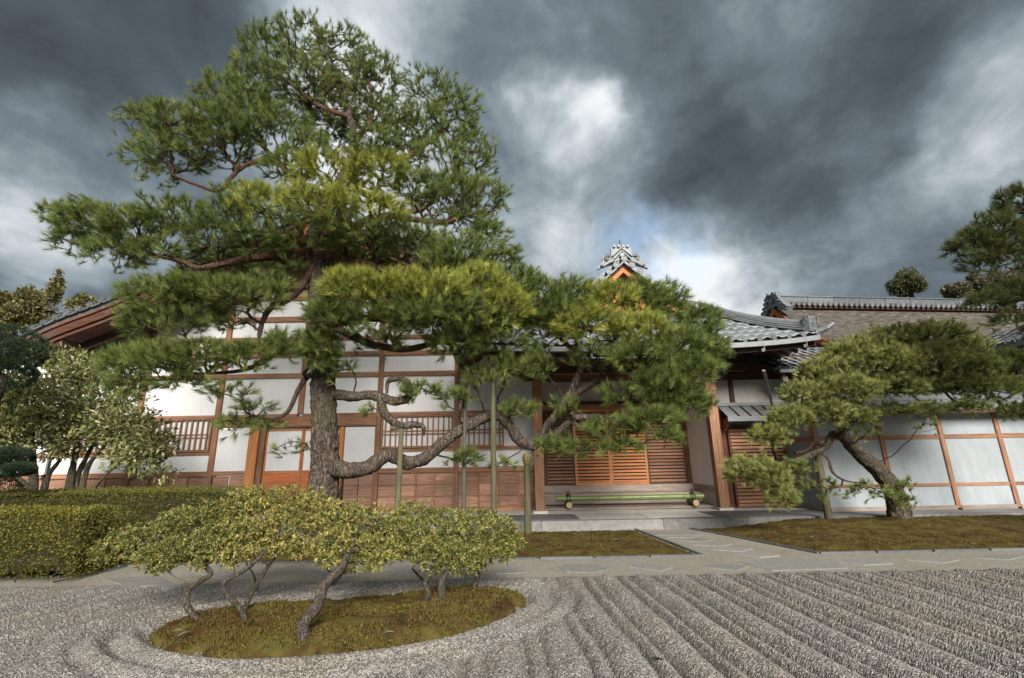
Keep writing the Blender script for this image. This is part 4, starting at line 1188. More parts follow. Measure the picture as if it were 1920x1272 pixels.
# tiled roof of the corridor
yA, yB = YC - 1.0, YC + 1.4
zA, zB = PZ(1500, 690, yA), PZ(1500, 655, yB)
xa, xb = PX(1462, 690, yA), PX(1760, 690, yA)
MB().add([(xa, yA, zA - .03), (xb, yA, zA - .03), (xb, yB, zB - .03), (xa + .1, yB, zB - .03), (xa, yA, zA - .12), (xb, yA, zA - .12), (xb, yB, zB - .12), (xa + .1, yB, zB - .12)], BOXF).obj('roof_boarding', 'wood_dark', corr)
sl = np.array([0, yB - yA, zB - zA]); sll = np.linalg.norm(sl); e = sl / sll
nx_ = int((xb - xa) / .27)
for r in range(6):
    for c_ in range(min(nx_, 14)):
        p0 = np.array([xa + (c_ + .5) * .27, yA, zA]) + e * sll * r / 6
        place(tile_me, 'tile', corr, p0, (1, 0, 0), e, np.cross((1, 0, 0), e), sll / 6 / tl * 1.04)
for c_ in range(14): place(eave_cap, 'eave_tile', corr, (xa + c_ * .27, yA - .05, zA + .03), s=.55)
MB().box(xa - .05, xb, yA - .1, yA - .03, zA - .13, zA - .04).obj('gutter', 'metal_gutter', corr)
for k in range(10):
    xx = xa + .1 + k * .33
    MB().beam((xx, yA + .02, zA - .17), (xx, YC, zA - .17 + (YC - yA) * (zB - zA) / (yB - yA)), .05, .07).obj('rafter', 'wood_barge', corr)
MB().box(xa + .1, xa + .24, yA + .1, yA + .22, zA - .35, zA - .2).obj('beam_end', 'wood_step', corr)

# ================================================================== MAIN HALL with bark roof, behind right
A1, B1 = P(1452, 577, 20.0), P(2150, 592, 22.0)
main = thing('main_hall', 'large hall with brown bark roof and grey tiled ridge behind the leaning pine', 'building', (16, 20, 0))
rd = nrm(np.array([B1[0] - A1[0], B1[1] - A1[1], 0])); fr_ = np.array([rd[1], -rd[0], 0])      # towards the viewer
A1[2] = A1[2]; zR = A1[2]; Lr = 26.0
def mh(s_, f, z): return A1 * np.array((1, 1, 0)) + rd * s_ + fr_ * f + np.array((0, 0, z))
prof = [(0, zR), (1.2, zR - 1.15), (2.6, zR - 2.15), (4.2, zR - 3.0), (5.6, zR - 3.55)]
ns, V = 40, []
for s_ in np.linspace(0, Lr, ns):
    for f, z in prof: V.append(mh(s_, f, z))
np_ = len(prof); F = [(i_ * np_ + j_, i_ * np_ + j_ + 1, (i_ + 1) * np_ + j_ + 1, (i_ + 1) * np_ + j_) for i_ in range(ns - 1) for j_ in range(np_ - 1)]
k = len(V); V += [p - np.array((0, 0, .32)) for p in V]; F += [tuple(q + k for q in f[::-1]) for f in F]
F += [(j_, k + j_, k + j_ + 1, j_ + 1) for j_ in range(np_ - 1)]
F += [(i_ * np_ + np_ - 1, k + i_ * np_ + np_ - 1, k + (i_ + 1) * np_ + np_ - 1, (i_ + 1) * np_ + np_ - 1) for i_ in range(ns - 1)]
link('roof', pyobj('roof', V, F, 'bark_roof', True), main)
V = []
for s_ in np.linspace(0, Lr, 6):
    for f, z in prof: V.append(mh(s_, -f, z))
F = [(i_ * np_ + j_, (i_ + 1) * np_ + j_, (i_ + 1) * np_ + j_ + 1, i_ * np_ + j_ + 1) for i_ in range(5) for j_ in range(np_ - 1)]
link('back_slope', pyobj('back_slope', V, F, 'bark_roof'), main)
# gable end: recessed wall and vermilion bargeboards
V = [mh(.35, f, z - .1) for f, z in prof] + [mh(.35, -f, z - .1) for f, z in prof[::-1][:-1]]
link('gable_wall', pyobj('gable_wall', V + [p + rd * .05 for p in V], [tuple(range(len(V))), tuple(range(2 * len(V) - 1, len(V) - 1, -1))], 'wood_dark'), main)
for sg in (1, -1):
    mb = MB()
    for (f0, z0), (f1, z1_) in zip(prof[:-1], prof[1:]):
        a0, a1 = mh(-.04, sg * f0, z0 - .32), mh(-.04, sg * f1, z1_ - .32)
        b0, b1 = mh(-.04, sg * f0, z0 - .02), mh(-.04, sg * f1, z1_ - .02)
        mb.add([a0, a1, b1, b0, a0 - rd * .06, a1 - rd * .06, b1 - rd * .06, b0 - rd * .06], BOXF)
    mb.obj('bargeboard', 'wood_vermilion', main)
# ridge of tiles in lengths
nseg = 20
for k in range(nseg):
    s0, s1 = .25 + k * Lr / nseg * .97, .25 + (k + 1) * Lr / nseg * .97 - .02
    mb = MB()
    mb.beam(mh(s0, 0, zR + .30), mh(s1, 0, zR + .30), .42, .30); mb.beam(mh(s0, 0, zR + .475), mh(s1, 0, zR + .475), .50, .05)
    mb.obj('ridge_box', 'roof_tile', main)
    for q in range(5):
        sq = s0 + (s1 - s0) * (q + .5) / 5
        MB().tube([mh(sq, .44, zR + .06), mh(sq, .14, zR + .16)], [.10, .09], 8).obj('ridge_tile', 'roof_tile_pale', main)
MB().beam(mh(.2, .24, zR - .04), mh(Lr, .24, zR - .04), .1, .10).obj('ridge_board', 'wood_dark', main)
MB().beam(mh(.2, .0, zR - .02), mh(Lr, .0, zR - .02), .46, .16).obj('ridge_board', 'wood_dark', main)
# demon tile at the ridge end
mb = MB(); c0 = mh(.02, 0, zR + .30)
mb.beam(c0 - fr_ * .38, c0 + fr_ * .38, .22, .62, up=(0, 0, 1))
mb.obj('ridge_end', 'roof_tile_pale', main)
for sg in (1, -1):
    for k, (f, z, rr_) in enumerate(((.32, .42, .11), (.42, .24, .11), (.56, .06, .10), (.70, -.12, .10), (.18, .56, .08), (.84, -.26, .09))):
        for r3 in (rr_, rr_ * .55):
            arc = [mh(-.12, sg * (f + r3 * math.cos(t_)), zR + z + r3 * math.sin(t_)) for t_ in np.linspace(0, 5.4, 12)]
            MB().tube(arc, .035, 6).obj('scroll', 'roof_tile_pale', main)
    MB().beam(mh(0.02, sg * .26, zR + .18), mh(.02, sg * .92, zR - .36), .26, .26).obj('fin', 'roof_tile_pale', main)
MB().tube([mh(-.11, 0, zR + .56), mh(-.3, 0, zR + .68)], [.04, .02], 6).obj('horn', 'roof_tile_pale', main)
MB().tube([mh(-.11, .0, zR + .30), mh(-.16, 0, zR + .30)], .14, 14).obj('boss', 'roof_tile', main)
# walls
w0 = mh(1.2, 4.0, 0); w1 = mh(Lr, 4.0, 0)
MB().beam(w0 + np.array((0, 0, 2.0)), w1 + np.array((0, 0, 2.0)), .2, 4.0).obj('wall', 'plaster_shade', main)

# ================================================================== WHITE GARDEN WALL on the right
YW = 12.2
wall = thing('garden_wall', 'white plaster wall with thin brown posts and tiled coping behind the leaning pine', 'wall', (10, YW, LZ))
wposts = [PX(x, 900, YW) for x in (1543, 1668, 1784, 1895)]
dlt = wposts[-1] - wposts[-2]
wposts += [wposts[-1] + dlt, wposts[-1] + 2 * dlt]
zT = PZ(1700, 775, YW); zr1 = (PZ(1700, 913, YW), PZ(1700, 907, YW)); zr2 = (PZ(1700, 824, YW), PZ(1700, 816, YW))
for k, xx in enumerate(wposts):
    part_box('post', 'wood_post', wall, xx - .055, xx + .055, YW - .04, YW + .08, LZ + .04, zT)
    if k < len(wposts) - 1:
        a, b = xx + .055, wposts[k + 1] - .055
        part_box('sill', 'wood_step', wall, a, b, YW - .05, YW + .08, LZ, LZ + .10)
        for z0, z1_ in ((LZ + .10, zr1[0]), (zr1[1], zr2[0]), (zr2[1], zT)):
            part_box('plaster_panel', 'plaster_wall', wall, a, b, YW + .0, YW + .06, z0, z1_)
        for z0, z1_ in (zr1, zr2): part_box('rail', 'wood_rail', wall, a, b, YW - .02, YW + .07, z0, z1_)
# return wall going back to the corridor
xr = wposts[0]
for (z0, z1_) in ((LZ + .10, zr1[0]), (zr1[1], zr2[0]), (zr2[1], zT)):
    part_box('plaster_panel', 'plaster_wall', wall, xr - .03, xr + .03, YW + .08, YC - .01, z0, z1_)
for (z0, z1_) in (zr1, zr2): part_box('rail', 'wood_rail', wall, xr - .05, xr + .05, YW + .08, YC - .01, z0, z1_)
part_box('sill', 'wood_step', wall, xr - .06, xr + .06, YW + .08, YC - .01, LZ, LZ + .10)
# coping
yA = YW - .42; zA = zT + .02; zB = zT + .34; xa, xb = xr + .4, wposts[-1] + .3
part_box('wall_plate', 'wood_dark', wall, xr - .04, xb, YW - .05, YW + .09, zT + .002, zT + .10)
sl = np.array([0, YW + .05 - yA, zB - zA]); sll = np.linalg.norm(sl); e = sl / sll
MB().add([(xa, yA, zA - .02), (xb, yA, zA - .02), (xb, YW + .05, zB - .02), (xa, YW + .05, zB - .02), (xa, yA, zA - .07), (xb, yA, zA - .07), (xb, YW + .05, zB - .07), (xa, YW + .05, zB - .07)], BOXF).obj('coping_board', 'wood_dark', wall)
for c_ in range(int((xb - xa) / .27)):
    for r in range(2):
        p0 = np.array([xa + (c_ + .5) * .27, yA, zA]) + e * sll * r / 2
        place(tile_me, 'tile', wall, p0, (1, 0, 0), e, np.cross((1, 0, 0), e), 1.02)
    place(eave_cap, 'eave_tile', wall, (xa + c_ * .27, yA - .04, zA + .03), s=.5)
MB().box(xa, xb, YW + .0, YW + .2, zB - .01, zB + .08).tube([(xa, YW + .1, zB + .11), (xb, YW + .1, zB + .11)], .07, 8).obj('coping_ridge', 'roof_tile_pale', wall)

# ---- side building whose eave enters at the right edge
sideb = thing('side_building', 'grey tiled eave of a side building at the right edge of the picture', 'building', (12.6, 11, 0))
a = P(1843, 655, 13.6); 
xe = a[0] + .0; ze = a[2]
y0, y1 = 7.5, 14.6
ncol2 = int((y1 - y0) / .27)
e = nrm(np.array([1.0, 0, .42]))
for c_ in range(ncol2):
    yy = y1 - (c_ + .5) * .27; lift = .25 * max(0, (yy - 12.6) / 2) ** 2
    for r in range(4):
        p0 = np.array([xe - lift * .3, yy, ze + lift]) + e * .29 * r
        place(tile_me, 'tile', sideb, p0, (0, -1, 0), e, np.cross((0, -1, 0), e), 1.0)
    place(eave_cap, 'eave_tile', sideb, (xe - .04 - lift * .3, yy + .13, ze + lift), ex=(0, 1, 0), ey=(1, 0, 0), s=.75)
MB().beam((xe + .02, y0, ze - .07), (xe + .02, y1, ze - .07), .06, .14).obj('fascia', 'metal_gutter', sideb)
MB().add([(xe, y0, ze - .10), (xe + 2.6, y0, ze + .95), (xe + 2.6, y1, ze + .95), (xe, y1, ze - .10), (xe, y0, ze - .03), (xe + 2.6, y0, ze + 1.03), (xe + 2.6, y1, ze + 1.03), (xe, y1, ze - .03)], BOXF).obj('roof_boarding', 'wood_dark', sideb)
for k in range(16):
    yy = y0 + .2 + k * .45
    MB().beam((xe + .05, yy, ze - .16), (xe + 1.6, yy, ze + .48), .06, .07).obj('rafter', 'wood_barge', sideb)
part_box('wall', 'plaster_shade', sideb, xe + 1.4, xe + 1.55, y0, y1, LZ, ze + .35)
part_box('eave_beam', 'wood_dark', sideb, xe + .9, xe + 1.05, y0, y1, ze - .02, ze + .18)
for yy in (7.8, 9.8, 11.8, 13.8): part_box('post', 'wood_dark_post', sideb, xe + .9, xe + 1.04, yy, yy + .14, 0, ze - .023)

# ================================================================== BAMBOO BAR before the doors
yb = 13.62
bx0, bx1 = PX(1043, 937, yb), PX(1320, 937, yb)
bar = thing('bamboo_bar', 'long green bamboo pole lying on two log rests before the louvred doors', 'bamboo barrier', ((bx0 + bx1) / 2, yb, zs2))
rl, rb = .085, .072; zbp = zs2 + 2 * rl + rb - .01
nd = 7
edges_ = [bx0 + (bx1 - bx0) * k / nd for k in range(nd + 1)]
for k in range(nd):
    a, b = edges_[k], edges_[k + 1]
    ptsb = [(a + .001, yb, zbp), (a + .02, yb, zbp), (a + .05, yb, zbp), (b - .05, yb, zbp), (b - .02, yb, zbp), (b - .001, yb, zbp)]
    MB().tube(ptsb, [rb * 1.06, rb * 1.02, rb * .97, rb * .97, rb * 1.02, rb * 1.06], 16).obj('culm_section', 'bamboo', bar, True)
for k, xpx in enumerate((1065, 1298)):
    xx = PX(xpx, 945, yb)
    lg = thing('log_rest', ['left round log rest tied with black cord under bamboo pole', 'right round log rest tied with black cord under bamboo pole'][k], 'log', (xx, yb - .05, zs2), 'log rests under the bamboo pole')
    MB().tube([(xx, yb - .30, zs2 + rl), (xx, yb + .2, zs2 + rl)], rl, 16).obj('log', 'pole_dark', lg)
    mb = MB().tube([(0, -.006, 0), (0, 0, 0)], rl * .9, 18)
    place(pyobj('cut_end', mb.v, mb.f, 'cut_wood'), 'cut_end', lg, (xx, yb - .301, zs2 + rl))
    ring = [(xx + .05, yb + (rb + .09) * math.sin(t_) * .9 - .02, zs2 + rl + .07 + (rl + .10) * math.cos(t_)) for t_ in np.linspace(0, 2 * math.pi, 15)]
    MB().tube(ring, .012, 5).obj('cord', 'cord', lg)
    ring = [(xx - .03, yb + (rb + .09) * math.sin(t_) * .9 - .02, zs2 + rl + .07 + (rl + .10) * math.cos(t_)) for t_ in np.linspace(0, 2 * math.pi, 15)]
    MB().tube(ring, .012, 5).obj('cord', 'cord', lg)
    MB().tube([(xx, yb - .05, zbp + .07), (xx - .02, yb - .06, zbp + .16), (xx - .05, yb - .05, zbp + .20)], .012, 5).tube([(xx, yb - .05, zbp + .07), (xx + .03, yb - .06, zbp + .13), (xx + .01, yb - .05, zbp + .22)], .012, 5).obj('knot', 'cord', lg)

# ================================================================== TREES
def px_limb(pts, Y=None):
    o_ = []
    for p in pts:
        if len(p) == 4: x, y, yy, r = p
        else: (x, y, r), yy = p, Y
        q = P(x, y, yy); o_.append((*q, r))
    return np.array(o_)

def build_pine(root, trunk, limbs, pads, L, wd, nn, c0, c1, ridge=.0, dens=110., trunk_sides=28, bark_t='bark_pine', r_tip=.005):
    net = []
    me, q = limb_mesh('trunk', trunk, bark_t, trunk_sides, .022 if ridge else .05, .10, ridge, 3); link('trunk', me, root); net.append(q[::3])
    for k, lb in enumerate(limbs):
        me, q = limb_mesh('branch', lb[0], lb[1], 22 if lb[0][0, 3] > .1 else 9, .03 if lb[0][0, 3] > .1 else .05, .20, .02 if lb[0][0, 3] > .1 else 0, 10 + k); link('branch', me, root); net.append(q[::2])
    net = np.vstack(net)
    tot = 0
    for k, pd_ in enumerate(pads):
        cx, cy, rx, ry, Yp = pd_[:5]; f = pd_[5] if len(pd_) > 5 else 1.0; opt = pd_[6] if len(pd_) > 6 else {}
        c = P(cx, cy, Yp); ax = abs(P(cx + rx, cy, Yp)[0] - c[0]); az = abs(P(cx, cy - ry, Yp)[2] - c[2]); ay = min(ax * .8, 1.3)
        n_t = max(6, int(math.pi * rx * ry / dens * f))
        d = nrm(RNG.normal(size=(n_t * 3, 3))); d = d[(d[:, 2] > -.35) | (RNG.random(len(d)) < .25)][:n_t]; n_t = len(d)
        lump = .80 + .45 * (vnoise(d[:, 0] * 2.3 + k, d[:, 1] * 2.3, d[:, 2] * 2.3, k) - .3)
        rr_ = RNG.uniform(.25, 1, (n_t, 1)) ** .42 * lump[:, None]
        tips = c + d * np.array((ax, ay, az)) * rr_
        a_pt = opt.get('from')
        low = c + np.array((0, 0, -az * .7))
        if a_pt is None:
            dd = np.linalg.norm(net[:, :3] - low, axis=1) + .6 * np.maximum(0, net[:, 2] - low[2])
            a_pt = net[int(np.argmin(dd)), :3]
        else: a_pt = P(*a_pt)
        A, B, ra, rb_, td = grow(a_pt, tips, r_tip=r_tip)
        td2 = nrm(td * .5 + d * .8 + np.array((0, 0, .55)))
        # extra tufts set back from the ends
        ex_n = int(n_t * .8); ii = RNG.integers(0, n_t, ex_n)
        t2 = tips[ii] - td[ii] * L * RNG.uniform(.7, 1.4, (ex_n, 1)) + RNG.normal(size=(ex_n, 3)) * .06
        allp = np.vstack([tips, t2]); alld = np.vstack([td2, nrm(td2[ii] + RNG.normal(size=(ex_n, 3)) * .5)])
        br = opt.get('c')
        Vn, Fn, Cn = needle_geo(allp, alld, nn, L, wd, br[0] if br else c0, br[1] if br else c1)
        pad = link('foliage_pad', npmesh('foliage_pad', Vn, Fn, 'needles', Cn), root, kind='stuff')
        Vs, Fs = seg_geo(A, B, ra, rb_); link('twigs', npmesh('twigs', Vs, Fs, 'bark_twig'), pad, kind='stuff')
        tot += len(Fn) + 2 * len(Fs)
    return tot

# ---- the great pine
pine = thing('pine_tree', 'tall black pine with long propped branch reaching right, tallest tree in the garden', 'tree', G(608, 1017))
T = px_limb([(608, 1022, .40), (608, 985, .36), (608, 930, .32), (609, 870, .30), (608, 800, .285), (606, 720, .27), (603, 650, .26), (600, 580, .25), (598, 525, .24), (590, 480, .22), (588, 445, .19), (604, 395, .15), (640, 335, .13), (664, 275, .11), (655, 215, .08), (640, 160, .055), (620, 110, .03)], 10)
bk = 'bark_limb'; bp_ = 'bark_pine'
LB = [
    (px_limb([(612, 872, 10, .20), (650, 882, 9.75, .17), (690, 877, 9.8, .155), (728, 853, 9.9, .15), (762, 867, 10, .15), (795, 860, 10, .14), (828, 833, 10.1, .135), (870, 802, 10.2, .13), (925, 779, 10.4, .125), (952, 795, 10.5, .125), (975, 828, 10.6, .13), (1003, 836, 10.7, .14)]), bp_),
    (px_limb([(996, 836, 10.7, .12), (1031, 794, 10.6, .11), (1059, 753, 10.5, .10), (1081, 712, 10.4, .09), (1088, 676, 10.3, .075), (1056, 640, 10.2, .055), (1031, 616, 10.1, .035)]), bp_),
    (px_limb([(1060, 750, 10.5, .08), (1109, 721, 10.3, .075), (1145, 703, 10.1, .065), (1177, 689, 10, .05), (1235, 682, 9.8, .035)]), bk),
    (px_limb([(1000, 836, 10.7, .11), (1049, 808, 10.4, .095), (1075, 786, 10.3, .085), (1113, 782, 10.2, .07), (1159, 782, 10.1, .055), (1195, 774, 10, .045), (1240, 758, 9.9, .03)]), bp_),
    (px_limb([(1088, 690, 10.3, .06), (1122, 685, 10.3, .05), (1160, 655, 10.3, .04), (1190, 610, 10.4, .03)]), bk),
    (px_limb([(1070, 790, 10.3, .05), (1110, 815, 10.0, .04), (1150, 835, 9.8, .025), (1175, 830, 9.7, .015)]), bk),
    (px_limb([(622, 738, 10, .13), (661, 744, 9.7, .11), (691, 741, 9.7, .11), (716, 746, 9.7, .11), (744, 752, 9.6, .10), (765, 745, 9.6, .09), (768, 724, 9.6, .08), (752, 711, 9.6, .075), (729, 715, 9.6, .06), (725, 738, 9.6, .035)]), bp_),
    (px_limb([(714, 748, 9.7, .09), (722, 776, 9.6, .085), (750, 798, 9.6, .08), (776, 796, 9.6, .07), (794, 801, 9.6, .05), (794, 818, 9.6, .02)]), bp_),
    (px_limb([(600, 690, 10, .07), (576, 708, 9.8, .055), (560, 730, 9.7, .05), (547, 760, 9.7, .045), (533, 778, 9.7, .04), (505, 786, 9.6, .025), (470, 780, 9.5, .015)]), bk),
    (px_limb([(590, 490, 10, .13), (575, 522, 9.8, .085), (558, 548, 9.7, .08), (532, 567, 9.6, .075), (505, 580, 9.5, .07), (490, 612, 9.4, .055), (482, 650, 9.3, .03)]), bk),
    (px_limb([(590, 482, 10, .13), (552, 490, 9.9, .11), (510, 500, 9.8, .085), (480, 532, 9.6, .075), (442, 566, 9.5, .07), (405, 577, 9.4, .05), (350, 570, 9.2, .03)]), bk),
    (px_limb([(585, 468, 10, .15), (540, 478, 9.8, .12), (490, 482, 9.6, .10), (432, 492, 9.4, .085), (375, 503, 9.2, .07), (340, 490, 9.1, .055), (292, 478, 9, .045), (230, 462, 8.9, .03)]), bk),
    (px_limb([(588, 455, 10, .13), (540, 450, 9.6, .10), (500, 440, 9.4, .08), (440, 430, 9.3, .06), (380, 425, 9.2, .04), (300, 430, 9.1, .025)]), bk),
    (px_limb([(610, 385, 10, .11), (560, 345, 9.9, .09), (515, 300, 9.8, .08), (485, 302, 9.7, .07), (458, 312, 9.6, .06), (432, 335, 9.6, .055), (412, 358, 9.5, .05), (365, 346, 9.4, .04), (323, 328, 9.3, .03)]), bk),
    (px_limb([(515, 300, 9.8, .06), (480, 262, 9.8, .05), (440, 240, 9.8, .035), (380, 250, 9.7, .02)]), bk),
    (px_limb([(600, 470, 10, .16), (640, 485, 9.9, .13), (690, 495, 9.7, .11), (735, 507, 9.6, .08), (790, 500, 9.4, .06), (850, 520, 9.3, .04)]), bk),
    (px_limb([(604, 440, 10, .13), (660, 425, 10.1, .11), (720, 405, 10.2, .10), (771, 411, 10.3, .085), (833, 417, 10.4, .065), (885, 401, 10.5, .04), (930, 395, 10.6, .02)]), bk),
    (px_limb([(628, 355, 10, .11), (665, 355, 10.1, .095), (703, 375, 10.2, .08), (740, 391, 10.3, .07), (781, 396, 10.3, .065), (812, 378, 10.4, .05), (850, 340, 10.5, .03)]), bk),
    (px_limb([(660, 295, 10, .09), (710, 290, 10.2, .08), (755, 297, 10.4, .07), (800, 270, 10.5, .05), (840, 235, 10.6, .03)]), bk),
    (px_limb([(662, 285, 10, .08), (668, 258, 10.1, .07), (690, 238, 10.2, .055), (700, 200, 10.3, .04), (690, 150, 10.4, .025)]), bk),
    (px_limb([(655, 220, 10, .07), (600, 200, 10, .055), (560, 170, 10, .045), (520, 140, 10.1, .03)]), bk),
    (px_limb([(640, 170, 10, .05), (600, 130, 10.1, .04), (565, 100, 10.2, .025)]), bk),
    (px_limb([(601, 560, 10, .11), (660, 590, 9.4, .085), (720, 600, 9.0, .07), (780, 605, 8.8, .055), (850, 590, 8.7, .035)]), bk),
    (px_limb([(602, 600, 10, .10), (680, 640, 9.6, .08), (760, 655, 9.6, .07), (830, 640, 9.7, .055), (900, 640, 9.8, .035)]), bk),
    (px_limb([(602, 640, 10, .08), (540, 650, 9.6, .06), (470, 690, 9.3, .045), (400, 700, 9.1, .03), (330, 700, 9, .02)]), bk),
]
BR = ((.15, .20, .035), (.52, .54, .10))
PADS = [
    (470, 452, 75, 26, 9.2, .8), (770, 442, 80, 28, 9.3, .8), (840, 485, 70, 28, 9.3, .9), (640, 462, 55, 18, 9.4, .45), (545, 500, 45, 18, 9.6, .45), (400, 480, 70, 22, 10.2, .8), (690, 215, 60, 36, 10.5, .9), (760, 250, 60, 34, 10.5, .9), (640, 225, 60, 34, 10.5, .9), (590, 170, 60, 36, 10.5, .8), (700, 300, 70, 28, 10.6, .9), (820, 385, 70, 28, 10.6, .8), (920, 440, 50, 22, 10.3, .8),
    (820, 610, 70, 34, 9.1, .9), (1000, 590, 60, 40, 9.6, 1.), (960, 530, 60, 34, 9.2, 1.), (1060, 590, 70, 36, 9.5, 1.), (900, 600, 70, 36, 9.1, .9),
    (450, 500, 80, 26, 10.9, .9), (560, 468, 75, 26, 11.0, .9), (680, 470, 85, 30, 10.9, .9), (780, 470, 85, 30, 10.7, .9), (880, 512, 60, 26, 10.5, .9), (370, 512, 55, 18, 10.6, .8), (500, 530, 60, 20, 9.4, .8), (620, 250, 60, 30, 10.6, .8), (560, 215, 60, 30, 10.6, .7), (660, 150, 60, 40, 10.8, .7), (760, 290, 50, 30, 11, .7), (640, 280, 60, 24, 11, .7),
    (495, 98, 68, 56, 10.4, .8), (565, 80, 80, 42, 10.6, .85), (640, 100, 72, 50, 10.4, .8), (700, 155, 70, 60, 10.3, .8), (480, 150, 62, 55, 10.0, .8), (560, 150, 80, 50, 9.8, .75), (620, 190, 75, 40, 10.3, .55), (740, 225, 60, 50, 10.4, .55),
    (800, 165, 55, 45, 10.8, .7), (855, 215, 65, 60, 10.8, .8), (795, 235, 60, 45, 10.3, .6), (885, 290, 52, 70, 10.9, .9), (820, 300, 75, 45, 10.3, .7), (905, 375, 62, 55, 10.8, .8), (850, 360, 60, 45, 10.3, .8), (870, 425, 80, 30, 10.5, .6),
    (410, 175, 55, 40, 9.7, .8), (470, 205, 65, 45, 9.4, .9), (275, 225, 52, 35, 9.6, .8), (330, 235, 70, 45, 9.3, .95), (400, 235, 75, 50, 9.1, 1.), (265, 285, 45, 35, 9.7, .6), (330, 295, 70, 40, 9.5, .8), (430, 280, 75, 32, 9.6, .65), (520, 240, 70, 45, 9.4, .8), (300, 335, 45, 28, 9.6, .35), (450, 370, 70, 25, 9.6, .35),
    (540, 315, 60, 30, 8.9, 1.), (620, 320, 80, 32, 8.7, 1., {'c': BR}), (710, 325, 80, 30, 8.7, 1., {'c': BR}), (780, 350, 55, 28, 9.0, .9), (580, 270, 45, 30, 9.2, .7), (700, 265, 60, 30, 9.8, .6),
    (500, 380, 75, 35, 8.9, .9, {'c': BR}), (600, 385, 90, 32, 8.6, 1.1, {'c': BR}), (700, 395, 80, 30, 8.7, .9, {'c': BR}), (560, 430, 90, 25, 8.9, .6), (680, 440, 85, 25, 9, .6), (430, 400, 60, 32, 9, .9),
    (110, 405, 50, 25, 9.2, .8), (170, 415, 70, 38, 9.0, 1.), (250, 425, 75, 38, 8.8, 1.), (330, 405, 75, 36, 8.9, .9), (140, 455, 55, 28, 9.3, .8), (220, 480, 75, 28, 9.0, .8), (400, 440, 75, 28, 9.1, .7), (300, 470, 65, 22, 9.0, .6),
    (280, 555, 65, 38, 8.9, 1.), (360, 545, 70, 36, 8.7, 1.), (440, 550, 60, 38, 8.8, .8), (260, 600, 45, 32, 9.0, .9), (340, 600, 60, 28, 8.9, .7), (500, 560, 45, 28, 9.2, .6), (430, 600, 50, 25, 9.3, .4),
    (230, 680, 50, 32, 8.8, 1.), (300, 675, 65, 38, 8.6, 1.), (380, 665, 65, 33, 8.7, .9), (460, 665, 60, 30, 8.8, .8), (240, 725, 42, 22, 8.8, .8), (340, 720, 70, 20, 8.8, .5), (530, 650, 48, 36, 9.1, .8), (430, 735, 60, 22, 9.0, .3),
    (660, 535, 75, 34, 8.3, 1.15, {'c': BR}), (740, 540, 75, 34, 8.3, 1.1, {'c': BR}), (620, 590, 60, 38, 8.6, 1.1), (600, 650, 48, 45, 9.0, 1.1), (820, 545, 70, 34, 8.5, 1.1, {'c': BR}), (700, 600, 75, 32, 8.6, .8), (780, 590, 70, 38, 8.5, .9), (860, 580, 70, 40, 8.7, .9), (720, 645, 60, 24, 9.2, .4), (900, 530, 62, 40, 8.9, 1.05, {'c': BR}), (950, 575, 60, 45, 9.0, 1.05, {'c': BR}),
    (850, 650, 75, 32, 9.3, .7), (935, 640, 60, 40, 9.5, .9), (870, 475, 75, 30, 9.4, .8), (800, 455, 65, 25, 9.6, .6), (940, 490, 50, 32, 9.3, .8), (640, 690, 40, 22, 9.3, .4), (960, 690, 55, 28, 9.7, .6),
    (1010, 560, 60, 42, 9.5, .9), (1075, 555, 62, 38, 9.6, 1.), (1140, 560, 65, 38, 9.5, 1., {'c': BR}), (1210, 562, 55, 45, 9.8, 1.), (1260, 570, 48, 48, 10.0, .9), (1310, 605, 50, 40, 9.8, 1.), (1110, 610, 80, 38, 9.3, 1., {'c': BR}), (1200, 620, 75, 38, 9.3, 1.05, {'c': BR}), (1280, 645, 60, 42, 9.4, 1.), (1335, 655, 40, 48, 9.7, 1.),
    (1020, 620, 55, 42, 9.8, .7), (1200, 670, 75, 32, 9.2, .9), (1300, 695, 55, 40, 9.3, 1.), (1120, 665, 60, 26, 9.8, .6), (1000, 680, 45, 38, 9.9, .7), (1240, 720, 70, 36, 9.3, .9), (1300, 755, 50, 36, 9.4, .9), (1170, 740, 60, 25, 9.6, .5), (1230, 785, 65, 28, 9.3, .9), (1150, 800, 65, 24, 9.4, .8), (1250, 818, 35, 16, 9.3, .7), (1090, 840, 62, 20, 9.5, .6), (1170, 838, 45, 18, 9.4, .7), (1040, 835, 40, 18, 9.8, .5), (1060, 760, 40, 20, 9.8, .4),
    (975, 765, 42, 20, 10.2, .8), (790, 735, 50, 20, 9.5, .8), (855, 745, 45, 18, 9.6, .7), (880, 860, 36, 22, 9.9, .7), (430, 800, 42, 26, 9.5, .45), (500, 800, 50, 20, 9.5, .3), (540, 845, 40, 20, 9.6, .25), (900, 705, 45, 20, 9.7, .6), (480, 765, 50, 18, 9.4, .35),
    (940, 875, 35, 14, 10.1, .4), (700, 775, 35, 12, 9.6, .4),
]
ntri = build_pine(pine, T, LB, PADS, .185, .0068, 34, (.060, .100, .026), (.27, .335, .075), ridge=.040, dens=50., trunk_sides=84)
print('pine tris', ntri)

